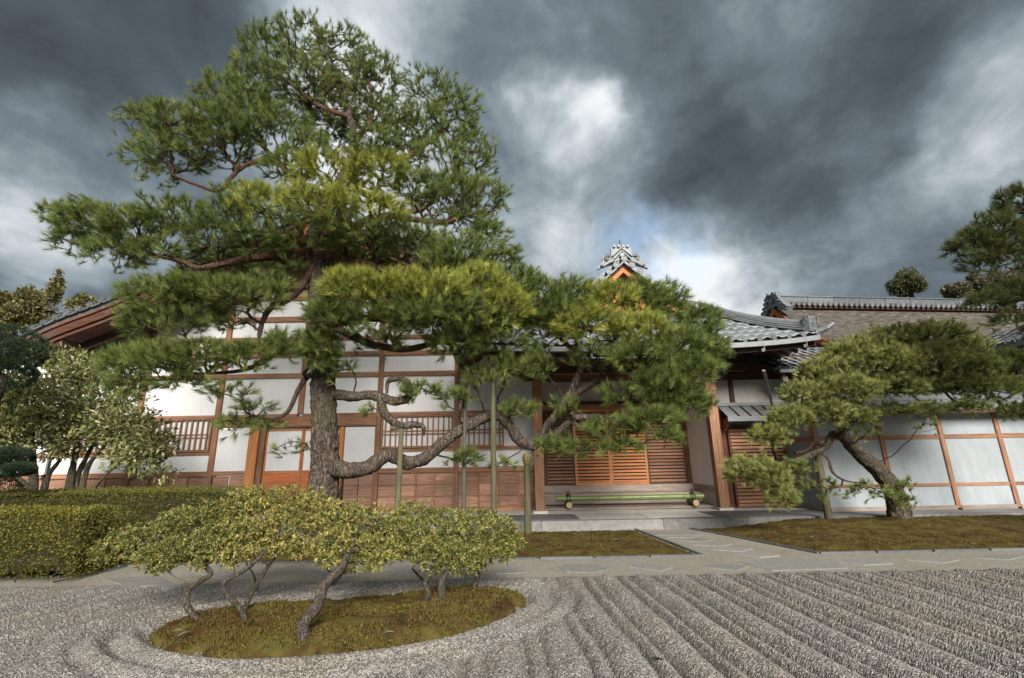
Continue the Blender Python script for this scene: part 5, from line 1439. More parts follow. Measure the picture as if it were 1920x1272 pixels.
# props of the great pine
def prop(x0, y0, x1, y1, Y, r, label, mat, crutch=True):
    a = P(x0, y0, Y); b = P(x1, y1, Y); b = np.array([b[0], Y, .0])
    th = thing('support_pole', label, 'support pole', b, 'wooden poles propping the pine branches')
    pts = [b + (a - b) * f for f in (0, .33, .66, 1)]
    me, _ = limb_mesh('pole', np.array([(*p, r * .86 * (1.08 - .16 * k / 3)) for k, p in enumerate(pts)]), mat, 14, .08, .05, 0, int(x0)); link('pole', me, th)
    return th, a
th, a = prop(753, 803, 745, 950, 9.6, .062, 'mossy prop pole left of the others, under the small curled branch', 'pole_mossy')
MB().tube([a + np.array((-.22, 0, .0)), a + np.array((.18, 0, .03))], [.05, .055], 10).obj('crosspiece', 'pole_mossy', th)
th, a = prop(873, 690, 869, 955, 9.95, .048, 'thin dark prop pole just right of the timber post', 'pole_dark')
th, a = prop(924, 685, 926, 962, 9.9, .068, 'tall pale prop pole rising past the top of the long branch', 'pole_mossy')
th, a = prop(988, 858, 990, 1000, 10.75, .085, 'thick mossy prop pole with padded head under the branch fork', 'pole_mossy')
me, _ = limb_mesh('padding', np.array([(*(a + np.array((0, 0, -.14))), .08), (*(a + np.array((0, 0, -.06))), .105), (*(a + np.array((0, 0, .02))), .11), (*(a + np.array((0, 0, .08))), .06)]), 'rope_pad', 14, .02, .15, 0, 5); link('padding', me, th)

# ---- leaning pine on the right
mz = .17
p2 = thing('pine_tree', 'low leaning pine with broad umbrella crown before the white wall', 'tree', P(1688, 990, 10.9))
T = px_limb([(1692, 1000, 10.9, .27), (1688, 975, 10.9, .235), (1684, 945, 10.85, .22), (1671, 912, 10.8, .20), (1650, 886, 10.75, .185), (1620, 858, 10.7, .17), (1592, 830, 10.6, .15), (1580, 812, 10.6, .13), (1590, 785, 10.5, .11), (1612, 750, 10.4, .09), (1640, 725, 10.3, .07), (1680, 710, 10.2, .045)])
LB2 = [
    (px_limb([(1584, 822, 10.6, .11), (1562, 815, 10.5, .085), (1550, 836, 10.4, .08), (1522, 852, 10.3, .065), (1493, 863, 10.2, .05), (1455, 870, 10.1, .03)]), bp_),
    (px_limb([(1548, 838, 10.4, .05), (1525, 830, 10.3, .045), (1512, 845, 10.3, .04), (1490, 850, 10.2, .03)]), bk),
    (px_limb([(1533, 846, 10.35, .035), (1552, 860, 10.3, .03), (1562, 887, 10.2, .025), (1590, 903, 10.1, .018), (1630, 905, 10.1, .01)]), bk),
    (px_limb([(1600, 775, 10.5, .07), (1565, 755, 10.3, .055), (1520, 760, 10.1, .04), (1470, 785, 10, .02)]), bk),
    (px_limb([(1625, 735, 10.4, .07), (1600, 710, 10.2, .055), (1560, 700, 10, .035)]), bk),
    (px_limb([(1650, 718, 10.3, .07), (1700, 735, 10.2, .065), (1776, 728, 10.2, .06), (1840, 718, 10.2, .05), (1913, 705, 10.2, .03)]), bk),
    (px_limb([(1660, 715, 10.2, .05), (1720, 695, 10, .04), (1780, 690, 9.9, .03), (1840, 680, 9.9, .02)]), bk),
]
C2 = ((.16, .20, .06), (.50, .51, .17))
P2 = [(1660, 640, 80, 30, 10.0, 1., {'c': C2}), (1740, 632, 85, 28, 10.0, 1., {'c': C2}), (1600, 665, 70, 32, 9.9, 1., {'c': C2}), (1805, 650, 55, 28, 10.1, 1., {'c': C2}), (1550, 700, 60, 32, 9.8, 1., {'c': C2}), (1650, 680, 80, 32, 9.6, 1.1, {'c': C2}), (1740, 675, 80, 32, 9.6, 1.1, {'c': C2}),
      (1510, 740, 50, 28, 9.7, 1., {'c': C2}), (1590, 730, 70, 32, 9.5, 1.1, {'c': C2}), (1680, 725, 75, 28, 9.7, .9), (1480, 785, 48, 28, 9.6, 1.1, {'c': C2}), (1545, 775, 60, 28, 9.6, 1.1, {'c': C2}), (1440, 815, 42, 22, 9.6, 1.1, {'c': C2}), (1600, 785, 45, 25, 9.8, .9),
      (1830, 690, 60, 30, 9.8, 1.), (1890, 680, 45, 30, 10, 1.), (1790, 720, 60, 22, 9.9, .8), (1870, 730, 60, 30, 9.8, 1.), (1905, 775, 32, 22, 9.9, .8), (1820, 765, 45, 18, 9.8, .7), (1730, 770, 55, 18, 9.9, .5), (1680, 770, 50, 18, 9.9, .4), (1630, 815, 35, 12, 9.9, .2), (1750, 800, 40, 10, 9.9, .15),
      (1395, 885, 42, 28, 9.6, 1.2, {'c': C2}), (1440, 895, 45, 35, 9.6, 1.2, {'c': C2}), (1465, 935, 35, 28, 9.7, .8, {'c': C2}), (1500, 880, 30, 20, 9.9, .5), (1620, 925, 60, 20, 10.1, .25), (1530, 915, 45, 25, 10.0, .2), (1690, 930, 22, 32, 10.2, .5)]
ntri = build_pine(p2, T, LB2, P2, .12, .0075, 36, (.11, .155, .045), (.33, .38, .11), ridge=.02, dens=26., trunk_sides=60)
print('pine2 tris', ntri)
a = P(1532, 845, 10.9); b = P(1553, 967, 11.0)
th = thing('support_pole', 'slanting mossy prop pole under the low branch of the leaning pine', 'support pole', (b[0], 11.0, 0), 'wooden poles propping the pine branches')
me, _ = limb_mesh('pole', np.array([(*a, .07), (*((a + b) / 2), .075), (b[0], 11.0, .1, .08), (b[0] + .02, 11.0, -.02, .08)]), 'pole_mossy', 14, .08, .05, 0, 8); link('pole', me, th)

# ---- pine entering at the upper right
p3 = thing('pine_tree', 'dark pine boughs reaching in from the upper right edge', 'tree', (10.9, 8.6, 0))
tr = np.array([(10.9, 8.6, -.05, .28), (10.8, 8.6, 2, .22), (10.9, 8.6, 4, .19), (11.0, 8.5, 5.5, .14), (11.1, 8.4, 6.4, .10), (11.2, 8.4, 7.2, .04)])
c_ = P(1990, 540, 8.5)
LB3 = [(np.array([(10.9, 8.6, 3.9, .11), (*P(2000, 585, 8.4), .08), (*P(1930, 560, 8.2), .05), (*P(1880, 575, 8.1), .03)]), bk),
       (np.array([(11.0, 8.5, 5.3, .10), (*P(1990, 480, 8.3), .07), (*P(1920, 470, 8.1), .05), (*P(1850, 480, 8.0), .03)]), bk),
       (np.array([(11.0, 8.5, 5.6, .09), (*P(2000, 420, 8.2), .06), (*P(1930, 400, 8.0), .03)]), bk)]
P3 = [(1905, 385, 42, 38, 7.9, 1.), (1870, 425, 50, 33, 7.8, 1.), (1825, 455, 48, 28, 7.9, .9), (1790, 470, 30, 18, 8.0, .6), (1890, 475, 50, 32, 7.8, 1.), (1840, 495, 50, 20, 7.9, .7), (1900, 550, 55, 28, 8.0, 1.), (1850, 565, 42, 20, 8.0, .9), (1890, 605, 40, 18, 8.0, .6), (1960, 440, 50, 50, 7.9, 1.), (1960, 540, 45, 40, 8, 1.), (1960, 620, 45, 30, 8.1, .7), (2040, 380, 60, 50, 8.3, .8), (2060, 460, 60, 45, 8.5, .7)]
build_pine(p3, tr, LB3, P3, .15, .006, 34, (.045, .070, .022), (.15, .18, .045), dens=45., bark_t=bp_)

# ---- soft-needled cloud pine at the left edge
p4 = thing('pine_tree', 'dark blue green cloud pruned pine at the left edge', 'tree', (-9.9, 9.0, 0))
tr = np.array([(-9.9, 9.0, -.05, .13), (-9.8, 9.0, 1.0, .11), (-10.0, 9.0, 2.2, .09), (-9.8, 8.9, 3.3, .06)])
def cloud_pads(root, pads, col, n, L, wd):
    for k, (cx, cy, rx, ry, Yp) in enumerate(pads):
        c = P(cx, cy, Yp); ax = abs(P(cx + rx, cy, Yp)[0] - c[0]); az = abs(P(cx, cy - ry, Yp)[2] - c[2])
        d = nrm(RNG.normal(size=(n, 3))); lump = .88 + .22 * vnoise(d[:, 0] * 3, d[:, 1] * 3, d[:, 2] * 3 + k, k)
        pts = c + d * np.array((ax, ax * .9, az)) * (RNG.uniform(.6, 1, (n, 1)) ** .3) * lump[:, None]
        Vn, Fn, Cn = needle_geo(pts, nrm(d + np.array((0, 0, .5))), 12, L, wd, *col, spread=.9)
        link('foliage_pad', npmesh('foliage_pad', Vn, Fn, 'needles', Cn), root, kind='stuff')
me, _ = limb_mesh('trunk', tr, bp_, 14, .08, .12, 0, 2); link('trunk', me, p4)
me, _ = limb_mesh('branch', np.array([(-9.9, 9, 1.5, .06), (*P(20, 870, 8.9), .04), (*P(40, 865, 8.7), .02)]), bp_, 8, .08, .1, 0, 2); link('branch', me, p4)
me, _ = limb_mesh('branch', np.array([(-9.9, 9, 2.6, .06), (*P(0, 690, 8.9), .04), (*P(30, 680, 8.7), .02)]), bp_, 8, .08, .1, 0, 2); link('branch', me, p4)
cloud_pads(p4, [(15, 645, 62, 33, 8.8), (35, 665, 42, 28, 8.6), (5, 700, 52, 30, 8.7), (-40, 660, 60, 45, 8.8), (20, 860, 36, 22, 8.7), (-20, 870, 50, 30, 8.8), (35, 880, 26, 12, 8.6)], ((.022, .048, .030), (.065, .11, .058)), 1500, .055, .007)

# ------------------------------------------------------------------ leafy plants
def leafy(root, stems, pads, pal, L, wd, nper, dens, bark_, stem_sides=10, shell=.5, rtip=.003, nearroots=None, spread=.9, up=.5, jit=.35):
    net = []
    for k, s_ in enumerate(stems):
        me, q = limb_mesh('trunk' if k == 0 else 'stem', s_, bark_, stem_sides, .02, .34, 0, 30 + k); link('trunk' if k == 0 else 'stem', me, root); net.append(q[len(q) // 2:])
    net = np.vstack(net)
    VV, FF, CC = [], [], []; SV, SF = [], []; nv = ns_ = 0
    for k, pd_ in enumerate(pads):
        cx, cy, rx, ry, Yp = pd_[:5]; f = pd_[5] if len(pd_) > 5 else 1
        c = P(cx, cy, Yp); ax = abs(P(cx + rx, cy, Yp)[0] - c[0]); az = abs(P(cx, cy - ry, Yp)[2] - c[2]); ay = ax * .75
        n = int(math.pi * rx * ry / dens * f)
        d = nrm(RNG.normal(size=(n, 3)))
        lump = .78 + .5 * (vnoise(d[:, 0] * 2.6 + k, d[:, 1] * 2.6, d[:, 2] * 2.6, k) - .25)
        pts = c + d * np.array((ax, ay, az)) * (RNG.uniform(0, 1, (n, 1)) ** shell) * lump[:, None]
        nt = max(4, n // 7); tp = pts[:nt]
        j = int(np.argmin(np.linalg.norm(net[:, :3] - (c + np.array((0, 0, -az * .8))), axis=1)))
        A, B, ra, rb_, td = grow(net[j, :3], tp, step=.07, wob=.02, r_tip=rtip, power=.42)
        Vs, Fs = seg_geo(A, B, ra, rb_); SV.append(Vs); SF.append(Fs + ns_); ns_ += len(Vs)
        Vl, Fl, Cl = leaf_geo(pts, nrm(d * .8 + np.array((0, 0, up))), nper, L, wd, pal, spread, L * jit)
        VV.append(Vl); FF.append(Fl + nv); CC.append(Cl); nv += len(Vl)
    cr = link('crown', npmesh('crown', np.vstack(VV), np.vstack(FF), 'leaves', np.vstack(CC)), root, kind='stuff')
    link('twigs', npmesh('twigs', np.vstack(SV), np.vstack(SF), bark_), cr, kind='stuff')
    return nv // 2

AZ = [(.20, .23, .04), (.40, .38, .08), (.54, .47, .14), (.10, .14, .03), (.34, .35, .08), (.46, .38, .12), (.60, .54, .21), (.03, .045, .015), (.03, .045, .015), (.34, .23, .08)]
def gb(x, y): p = G(x, y, .05); return (p[0], p[1], .045)
def az_stem(pts):      # (x, y, dY, r): depth is the base depth plus dY
    Y0 = G(pts[0][0], pts[0][1], .05)[1]
    o_ = [(*P(x, y, Y0 + dy), r * 1.08) for x, y, dy, r in pts]
    b0 = o_[0]; return np.array([(b0[0], b0[1], b0[2] - .06, b0[3] * 1.25)] + o_)
bushes = [
    ('azalea bush with one thin S curved trunk, leftmost on the moss island',
     [az_stem([(374, 1168, 0, .032), (352, 1138, 0, .026), (352, 1110, .05, .024), (375, 1090, .1, .024), (396, 1077, .12, .022), (384, 1060, .14, .02), (378, 1035, .16, .015)])],
     [(215, 1030, 45, 26, 5.35), (265, 1012, 70, 38, 5.5), (325, 1035, 70, 32, 5.3), (345, 985, 65, 42, 5.7), (395, 1020, 62, 42, 5.3), (290, 1050, 50, 22, 5.3, .8), (410, 965, 55, 38, 5.9), (300, 1068, 24, 12, 5.2, .8), (190, 1048, 24, 12, 5.3, .7), (370, 1062, 22, 10, 5.2, .7)]),
    ('azalea bush with two stems forming a diamond, second from left on the island',
     [az_stem([(459, 1172, 0, .032), (455, 1148, 0, .028), (438, 1128, 0, .024), (419, 1104, 0, .022), (426, 1088, 0, .021), (455, 1072, .05, .019), (480, 1052, .1, .016), (500, 1030, .15, .012)]),
      az_stem([(456, 1152, 0, .026), (468, 1120, .05, .023), (484, 1092, .1, .021), (500, 1066, .15, .017), (520, 1040, .2, .012)]),
      az_stem([(480, 1098, .1, .015), (474, 1075, .05, .013), (462, 1058, .05, .009)])],
     [(470, 945, 75, 36, 6.1), (540, 940, 80, 34, 6.1), (460, 1000, 70, 42, 5.5), (530, 990, 72, 42, 5.6), (590, 960, 65, 40, 5.9), (440, 1040, 40, 20, 5.2, .8), (560, 1030, 45, 20, 5.4, .8), (500, 1035, 24, 14, 5.4, .6), (430, 1058, 20, 9, 5.1, .6)]),
    ('azalea bush with thick slanting trunk in the middle of the island',
     [az_stem([(570, 1196, 0, .062), (571, 1168, 0, .050), (596, 1132, .1, .048), (608, 1098, .15, .042), (640, 1066, .2, .035), (652, 1040, .25, .025)]),
      az_stem([(612, 1095, .15, .03), (632, 1088, .1, .022), (650, 1060, .1, .018), (668, 1030, .1, .012)]),
      az_stem([(625, 1078, .15, .012), (612, 1066, .1, .01), (600, 1050, .1, .008)])],
     [(640, 975, 70, 42, 5.7), (700, 985, 65, 40, 5.6), (640, 1020, 65, 36, 5.2), (700, 1030, 62, 32, 5.2), (660, 1060, 40, 18, 5.0, .6), (740, 1000, 50, 35, 5.6), (610, 1052, 24, 14, 5.0, .7), (700, 1066, 20, 11, 5.0, .6), (735, 1048, 20, 12, 5.2, .5)]),
    ('azalea bush with forked pale stems, right part of the island',
     [az_stem([(797, 1135, 0, .026), (804, 1112, 0, .024), (797, 1090, 0, .020), (812, 1078, .05, .018), (830, 1060, .1, .014)]),
      az_stem([(800, 1095, 0, .016), (785, 1080, 0, .013), (773, 1066, 0, .009)])],
     [(775, 960, 55, 24, 6.2), (790, 1000, 55, 38, 5.8), (800, 1035, 55, 32, 5.6), (835, 970, 45, 22, 6.3)]),
    ('azalea bush with short dark upright trunk near the right of the island',
     [az_stem([(829, 1128, .0, .045), (828, 1105, 0, .038), (830, 1085, .03, .032), (845, 1060, .05, .022), (850, 1035, .08, .015)])],
     [(860, 1000, 62, 36, 5.9), (850, 1040, 55, 32, 5.7), (890, 970, 55, 22, 6.2), (870, 1065, 35, 18, 5.7, .6), (815, 1068, 22, 12, 5.6, .6)]),
    ('azalea bush with single short trunk at the right end of the island',
     [az_stem([(887, 1110, 0, .034), (893, 1092, 0, .028), (897, 1072, 0, .022), (905, 1050, .05, .015)])],
     [(930, 990, 55, 32, 6.1), (955, 1012, 38, 28, 6.0), (925, 1035, 52, 26, 5.9), (895, 1055, 35, 20, 5.9, .7)]),
]
nl = 0
AZG = [(.17, .21, .04), (.30, .32, .07), (.44, .42, .11), (.08, .12, .025), (.24, .27, .06), (.36, .30, .09), (.50, .48, .20), (.03, .045, .015), (.03, .045, .015), (.30, .20, .07)]
for bi_, (lab, stems, pads) in enumerate(bushes):
    r_ = thing('azalea_bush', lab, 'bush', stems[0][1][:3], 'azaleas on the moss island')
    nl += leafy(r_, stems, [(p_[0], p_[1], p_[2] * .92, p_[3] * .94, *p_[4:]) for p_ in pads], AZ if bi_ in (1, 2) else AZG, .034, .0125, 9, 16.5, 'bark_azalea', shell=.38, rtip=.0018, spread=1.25, jit=.12)
print('azalea tris', nl)

# variegated shrub
sh_ = thing('variegated_shrub', 'large pale variegated shrub with many dark stems before the hall', 'shrub', P(140, 925, 11.0))
def st(pts, Y=11.0): return px_limb([(x, y, Y + dy, r) for x, y, dy, r in pts])
stems = [st([(128, 935, 0, .09), (133, 895, 0, .08), (141, 855, 0, .06), (150, 800, 0, .04), (150, 750, 0, .02)]), st([(138, 932, .1, .06), (147, 890, .1, .055), (162, 858, .1, .045), (190, 800, .1, .03), (210, 740, 0, .02)]),
         st([(152, 930, 0, .06), (160, 890, 0, .055), (175, 860, -.1, .04), (220, 820, -.2, .03), (260, 800, -.2, .02)]), st([(62, 935, 0, .085), (63, 890, 0, .08), (62, 860, 0, .06), (60, 800, 0, .04), (70, 740, 0, .02)]),
         st([(82, 925, .2, .055), (92, 890, .2, .05), (112, 862, .2, .035), (130, 820, .1, .02)]), st([(70, 925, 0, .05), (45, 905, -.2, .04), (20, 885, -.4, .03), (0, 870, -.5, .02)]), st([(175, 920, 0, .03), (200, 890, -.2, .025), (240, 860, -.3, .015), (290, 850, -.3, .01)])]
VA = [(.30, .31, .11), (.48, .45, .20), (.17, .21, .06), (.10, .13, .04), (.36, .36, .13), (.06, .085, .025), (.52, .48, .27), (.24, .27, .08), (.08, .11, .03)]
leafy(sh_, stems, [(100, 675, 60, 25, 10.8, 1), (165, 700, 70, 38, 10.7, 1), (80, 740, 75, 50, 10.6), (150, 770, 80, 50, 10.4), (50, 800, 60, 50, 10.6), (230, 740, 55, 45, 10.8, .8), (120, 830, 75, 34, 10.6, .8), (230, 800, 70, 45, 10.4), (290, 830, 45, 38, 10.3, .9), (250, 860, 60, 28, 10.3, .8), (0, 770, 50, 60, 10.6), (300, 890, 40, 18, 10.2, .3), (5, 735, 60, 40, 10.4, 1.2), (20, 800, 65, 42, 10.2, 1.2), (-30, 830, 60, 50, 10.3)],
      VA, .115, .048, 4, 24., 'bark_shrub', 12, .55, .0035, up=.2)

# clipped hedges
def hedge(label, x0, x1, y0, y1, zt, n, L, pal, seed, rnd=.14):
    r_ = thing('clipped_hedge', label, 'hedge', ((x0 + x1) / 2, (y0 + y1) / 2, 0), 'clipped hedges left of the gravel')
    # body: rounded box
    nx_, ny_ = int((x1 - x0) / .12) + 2, int((y1 - y0) / .12) + 2; X0, X1, Y0, Y1 = x0, x1, y0, y1; x1 -= .14; y0 += .14
    V = []; 
    sh_x = np.linspace(x0, x1, nx_); sh_y = np.linspace(y0, y1, ny_)
    X, Y = np.meshgrid(sh_x, sh_y, indexing='ij')
    ed = np.minimum(np.minimum(X - x0, x1 - X), np.minimum(Y - y0, y1 - Y))
    Z = zt - .10 - rnd * np.clip(1 - ed / .2, 0, 1) ** 2 + (fbm(X * 3, Y * 3, 0, seed) - .5) * .06
    V = np.stack([X, Y, Z], -1).reshape(-1, 3); i, j = np.meshgrid(np.arange(nx_ - 1), np.arange(ny_ - 1), indexing='ij')
    F = np.stack([i * ny_ + j, (i + 1) * ny_ + j, (i + 1) * ny_ + j + 1, i * ny_ + j + 1], -1).reshape(-1, 4).tolist()
    V = V.tolist(); k = len(V); ring = [a * ny_ for a in range(nx_)] + [(nx_ - 1) * ny_ + b_ for b_ in range(1, ny_)] + [a * ny_ + ny_ - 1 for a in range(nx_ - 2, -1, -1)] + [b_ for b_ in range(ny_ - 2, 0, -1)]
    for q in ring: V.append((V[q][0], V[q][1], .12))
    m_ = len(ring)
    for q in range(m_): F.append((ring[q], k + q, k + (q + 1) % m_, ring[(q + 1) % m_]))
    link('hedge_body', pyobj('hedge_body', V, F, 'hedge_core'), r_)
    x0, x1, y0, y1 = X0, X1, Y0, Y1
    # leaves: top, front, right end
    At, Af, Ae = (x1 - x0) * (y1 - y0), (x1 - x0) * zt, (y1 - y0) * zt
    nt, nf, ne = [int(n * a / (At + Af + Ae)) for a in (At, Af, Ae)]
    def top(k_):
        x = RNG.uniform(x0, x1, k_); y = RNG.uniform(y0, y1, k_); e_ = np.minimum(np.minimum(x - x0, x1 - x), np.minimum(y - y0, y1 - y))
        return np.stack([x, y, zt - rnd * np.clip(1 - e_ / .2, 0, 1) ** 2 + (fbm(x * 3, y * 3, 0, seed) - .5) * .11 - RNG.uniform(0, .07, k_)], 1), np.tile((0, 0, 1.), (k_, 1))
    def front(k_):
        x = RNG.uniform(x0, x1, k_); z = RNG.uniform(.04, zt, k_) ; bulge = (fbm(x * 3, z * 4, 0, seed + 2) - .5) * .32
        return np.stack([x, y0 - bulge + rnd * .8 * np.clip((z - zt + .2) / .2, 0, 1) ** 2 + .12 * np.clip(1 - z / .3, 0, 1) + RNG.uniform(-.02, .08, k_), z], 1), np.tile((0, -1., .3), (k_, 1))
    def end(k_):
        y = RNG.uniform(y0, y1, k_); z = RNG.uniform(.04, zt, k_); bulge = (fbm(y * 3, z * 4, 5, seed + 2) - .5) * .12
        return np.stack([x1 + bulge - rnd * .8 * np.clip((z - zt + .2) / .2, 0, 1) ** 2 - RNG.uniform(-.02, .08, k_), y, z], 1), np.tile((1., 0, .3), (k_, 1))
    ps, ds = zip(top(nt), front(nf), end(ne)); ps = np.vstack(ps); ds = np.vstack(ds)
    tone = fbm(ps[:, 0] * 1.2, ps[:, 1] * 1.2, ps[:, 2] * 1.2, seed)
    Vl, Fl, Cl = leaf_geo(ps, ds, 2, L, L * .45, pal, 1.0, .012)
    yel = np.clip((tone - .4) / .3, 0, 1); Cl = Cl * (1 + .5 * np.repeat(yel, 8)[:, None] * np.array((1.0, .5, -.2)))
    link('foliage', npmesh('foliage', Vl, Fl, 'leaves', Cl), r_, kind='stuff')
    return r_
HG2 = [(.10, .13, .028), (.16, .18, .035), (.065, .085, .02), (.20, .20, .04), (.09, .115, .025), (.13, .11, .035)]
HG = [(.14, .18, .035), (.22, .25, .045), (.07, .09, .022), (.28, .25, .06), (.11, .14, .03), (.19, .13, .04), (.03, .04, .012)]
hx = PX(408, 930, 8.9)
hedge('long low clipped green hedge running before the hall', -16, hx, 8.9, 10.3, 1.13, 32000, .028, HG2, 3)
hx2 = PX(158, 960, 7.2)
h2 = hedge('nearer clipped hedge with leggy bottom at the left edge', -14, hx2, 7.15, 8.25, .95, 30000, .030, HG, 9, .42)
# bare twigs spraying from its foot
tips = np.array([P(x, y, 6.95 - random.random() * .25) for x, y in [(95, 1048), (110, 1060), (85, 1040), (130, 1052), (60, 1045), (105, 1075), (75, 1058), (45, 1060), (90, 1085), (125, 1070), (30, 1050), (70, 1035), (55, 1030), (100, 1030)]])
A, B, ra, rb_, td = grow(P(28, 1092, 7.2), tips, .08, .03, r_tip=.0028, power=.42)
Vs, Fs = seg_geo(A, B, ra, rb_, 5); link('bare_twigs', npmesh('bare_twigs', Vs, Fs, 'bark_azalea'), h2)
# fallen twigs on the path
for k, (pts, lab) in enumerate((([(75, 1078), (110, 1070), (150, 1062)], 'bare twig lying on the path by the near hedge, upper one'), ([(100, 1092), (140, 1084), (185, 1073)], 'bare twig lying on the path by the near hedge, lower one'))):
    pts = [G(x, y, .03) for x, y in pts]
    me, _ = limb_mesh('fallen_twig', np.array([(*p, .012 - .004 * q) for q, p in enumerate(pts)]), 'bark_azalea', 6, .05, .2, 0, k)
    o = link('fallen_twig', me); o['label'] = lab; o['category'] = 'twig'; o['group'] = 'twigs on the path'
# brown dome bush at far left
db = thing('dome_bush', 'small brown dome shaped clipped bush at left edge behind hedge', 'bush', (*P(-5, 930, 11.3)[:2], 0))
c = P(-8, 915, 11.3); n = 2600; d = nrm(RNG.normal(size=(n, 3)) * np.array((1, 1, 1))); d[:, 2] = np.abs(d[:, 2]); pts = np.array((c[0], c[1], 0)) + d * np.array((.75, .7, 1.42))
Vl, Fl, Cl = leaf_geo(pts, d, 4, .05, .02, [(.20, .13, .06), (.25, .18, .09), (.13, .09, .045), (.17, .14, .05)], .9, .02); cb = link('foliage', npmesh('foliage', Vl, Fl, 'leaves', Cl), db, kind='stuff')
# low ground leaves under the shrub
# ---- background trees
def far_tree(name, label, cx, cy, rx, ry, Y, pal, L, n, trunk_r=.3, lumps=9, group=None, seed=1, lr=(.30, .48)):
    c = P(cx, cy, Y); ax = abs(P(cx + rx, cy, Y)[0] - c[0]); az = abs(P(cx, cy - ry, Y)[2] - c[2])
    r_ = thing(name, label, 'tree', (c[0], Y, 0), group)
    me, _ = limb_mesh('trunk', np.array([(c[0], Y, -.1, trunk_r), (c[0] + .1, Y, c[2] * .5, trunk_r * .8), (c[0], Y, c[2], trunk_r * .5), (c[0] + .1, Y, c[2] + az * .7, trunk_r * .15)]), 'bark_pine', 9, .5, .15, 0, seed); link('trunk', me, r_)
    rg = np.random.default_rng(seed); P_, D_ = [], []
    for k in range(lumps):
        d0 = nrm(rg.normal(size=3)); lc = c + d0 * np.array((ax, ax * .8, az)) * rg.uniform(.3, .68); lr_ = rg.uniform(*lr)
        m_ = n // lumps; d = nrm(rg.normal(size=(m_, 3))); P_.append(lc + d * np.array((ax, ax, az)) * lr_ * rg.uniform(.6, 1.05, (m_, 1))); D_.append(d)
    Vl, Fl, Cl = leaf_geo(np.vstack(P_), nrm(np.vstack(D_) + np.array((0, 0, .4))), 3, L, L * .5, pal, .9, L * .4)
    link('crown', npmesh('crown', Vl, Fl, 'leaves', Cl), r_, kind='stuff')
    A, B, ra, rb_, td = grow(c + np.array((0, 0, -az * .8)), np.vstack(P_)[::max(1, n // 260)], step=az * .15, wob=az * .02, r_tip=.015, power=.42)
    Vs, Fs = seg_geo(A, B, ra, rb_, 4); link('limbs', npmesh('limbs', Vs, Fs, 'bark_pine'), r_, kind='stuff')
BM = [(.16, .17, .05), (.28, .25, .11), (.36, .28, .13), (.11, .12, .04), (.20, .20, .08)]
far_tree('bamboo_clump', 'leafy olive bamboo clump behind the left roof, at the left edge', 35, 590, 75, 68, 21, BM, .16, 6500, .08, 70, seed=4, lr=(.10, .24))
far_tree('bamboo_clump', 'tall thin bamboo top with brownish tip behind left roof', 103, 545, 16, 48, 20, BM, .13, 700, .05, 34, seed=5, lr=(.05, .16))
far_tree('bamboo_clump', 'sparse bamboo spray nearest the left roof verge', 165, 575, 40, 26, 20.5, BM, .14, 1500, .05, 26, seed=6, lr=(.10, .24))
far_tree('bamboo_clump', 'dense dark green foliage mass low behind the left eave', 100, 625, 80, 40, 22, BM, .17, 4500, .08, 40, seed=16, lr=(.14, .28))
GT = [(.09, .11, .05), (.16, .17, .08), (.24, .22, .12), (.06, .075, .03)]
far_tree('round_tree', 'small round evergreen standing alone above the tiled ridge', 1704, 536, 42, 28, 46, GT, .22, 4200, .4, 16, seed=7, lr=(.20, .40))
for k, (cx, cy, rx, ry, Y, lab) in enumerate([(1790, 545, 28, 16, 62, 'reddish bare hillside tree left of the pine boughs'), (1830, 535, 30, 22, 63, 'taller grey green hillside tree beside the reddish one'), (1880, 530, 40, 28, 64, 'broad hillside tree seen through the pine boughs'), (1935, 515, 40, 36, 65, 'hillside tree cut by the right edge')]):
    far_tree('hillside_tree', lab, cx, cy, rx, ry, Y, [(.17, .14, .10), (.22, .18, .13), (.12, .13, .07), (.18, .18, .10)], .34, 2600, .3, 22, 'trees on the far hill', seed=20 + k, lr=(.14, .30))
# hill
nx_, ny_ = 50, 20
X, Y = np.meshgrid(np.linspace(36, 160, nx_), np.linspace(60, 130, ny_), indexing='ij')
Z = 22 * np.clip((X - 44) / 45, 0, 1) ** .8 * np.clip((Y - 58) / 25, 0, 1) + fbm(X * .1, Y * .1, 0, 3) * 3 - 2
Z = np.where((X <= 37) | (Y <= 61), -1, Z)
i, j = np.meshgrid(np.arange(nx_ - 1), np.arange(ny_ - 1), indexing='ij')
link('hill', npmesh('hill', np.stack([X, Y, Z], -1), np.stack([i * ny_ + j, (i + 1) * ny_ + j, (i + 1) * ny_ + j + 1, i * ny_ + j + 1], -1).reshape(-1, 4), 'hill_mat', smooth=True), None, kind='structure')

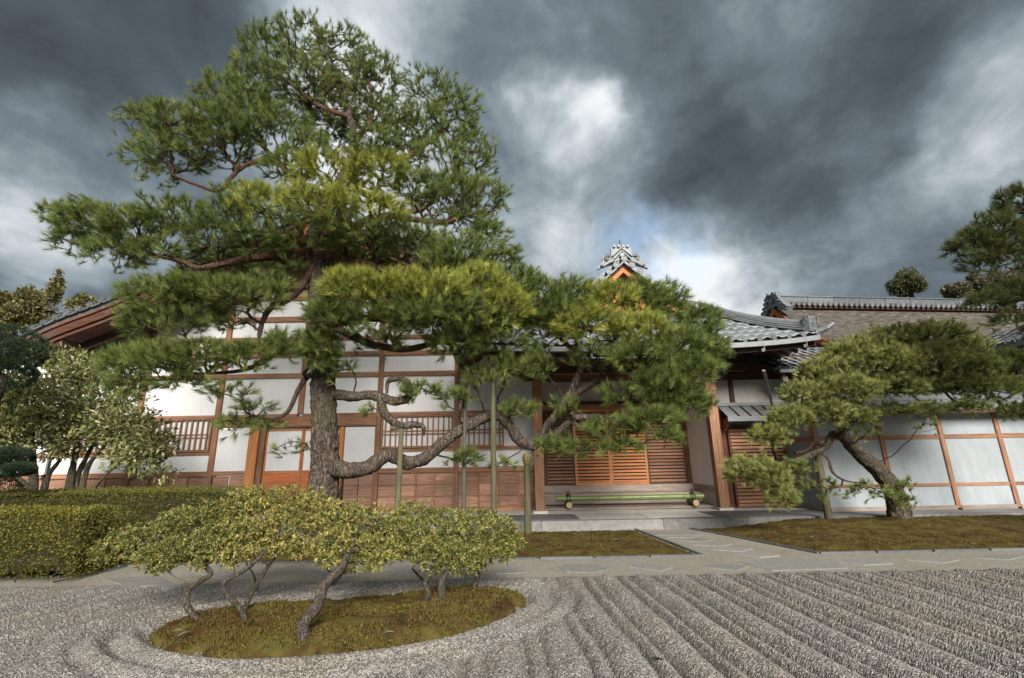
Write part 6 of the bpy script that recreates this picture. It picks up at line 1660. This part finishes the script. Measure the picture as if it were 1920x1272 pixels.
# ------------------------------------------------------------------ fallen leaves
def fallen(x, y, L, ang, col, lab, z=.02):
    c = G(x, y, z); n = 7; V = []; 
    for k in range(n):
        t_ = k / (n - 1); wv2 = L * .17 * math.sin(math.pi * min(1, t_ * .94 + .03)) ** .8; lift = .012 * math.sin(t_ * 3.1)
        for s_ in (-1, 0, 1): V.append((t_ * L - L / 2, s_ * wv2, lift + abs(s_) * .006 + .004))
    V = [(c[0] + a * math.cos(ang) - b * math.sin(ang), c[1] + a * math.sin(ang) + b * math.cos(ang), c[2] + h) for a, b, h in V]
    V += [(a, b, h - .0015) for a, b, h in V]
    k0 = n * 3
    F = [(k * 3 + s_, (k + 1) * 3 + s_, (k + 1) * 3 + s_ + 1, k * 3 + s_ + 1) for k in range(n - 1) for s_ in (0, 1)]
    F += [tuple(q + k0 for q in f[::-1]) for f in F]
    o = link('fallen_leaf', npmesh('fallen_leaf', V, F, 'leaves', np.tile(col, (len(V), 1)), smooth=True))
    o['label'] = lab; o['category'] = 'leaf'; o['group'] = 'fallen leaves'
grn, pale, brn = (.07, .10, .035), (.26, .28, .17), (.24, .13, .05)
fallen(1232, 1239, .10, -.3, grn, 'dark green leaf lying on the raked gravel ridges', .035)
fallen(345, 1191, .12, 1.2, pale, 'pale long leaf tilted upright by the leftmost azalea trunk', .075)
fallen(330, 1186, .10, .2, pale, 'pale leaf lying flat left of the tilted one on the island', .07)
fallen(729, 1189, .10, .1, pale, 'pale leaf lying on bright moss, right of the thick azalea trunk', .085)
fallen(1158, 1013, .12, .3, pale, 'pale leaf on the left moss bed near the ledge', .05)
fallen(1205, 1018, .13, -.4, pale, 'pale leaf on the left moss bed close to the stepping stones', .05)
fallen(1020, 1034, .12, .6, (.25, .22, .12), 'tan leaf on the left moss bed near the azaleas', .05)
fallen(1647, 1013, .16, -.8, brn, 'curled tan leaf on the right moss bed below the leaning trunk', .10)
fallen(1826, 1021, .14, .9, pale, 'pale leaf on the right moss bed near the right edge', .08)
fallen(1525, 1008, .10, .2, pale, 'small pale leaf on the right moss bed left of the leaning trunk', .10)
fallen(1745, 987, .12, .2, pale, 'small pale leaf on the moss mound right of the leaning trunk', .18)
print('total tris', sum(len(m_.polygons) * (2 if len(m_.polygons) and m_.polygons[0].loop_total == 4 else 1) for m_ in bpy.data.meshes))
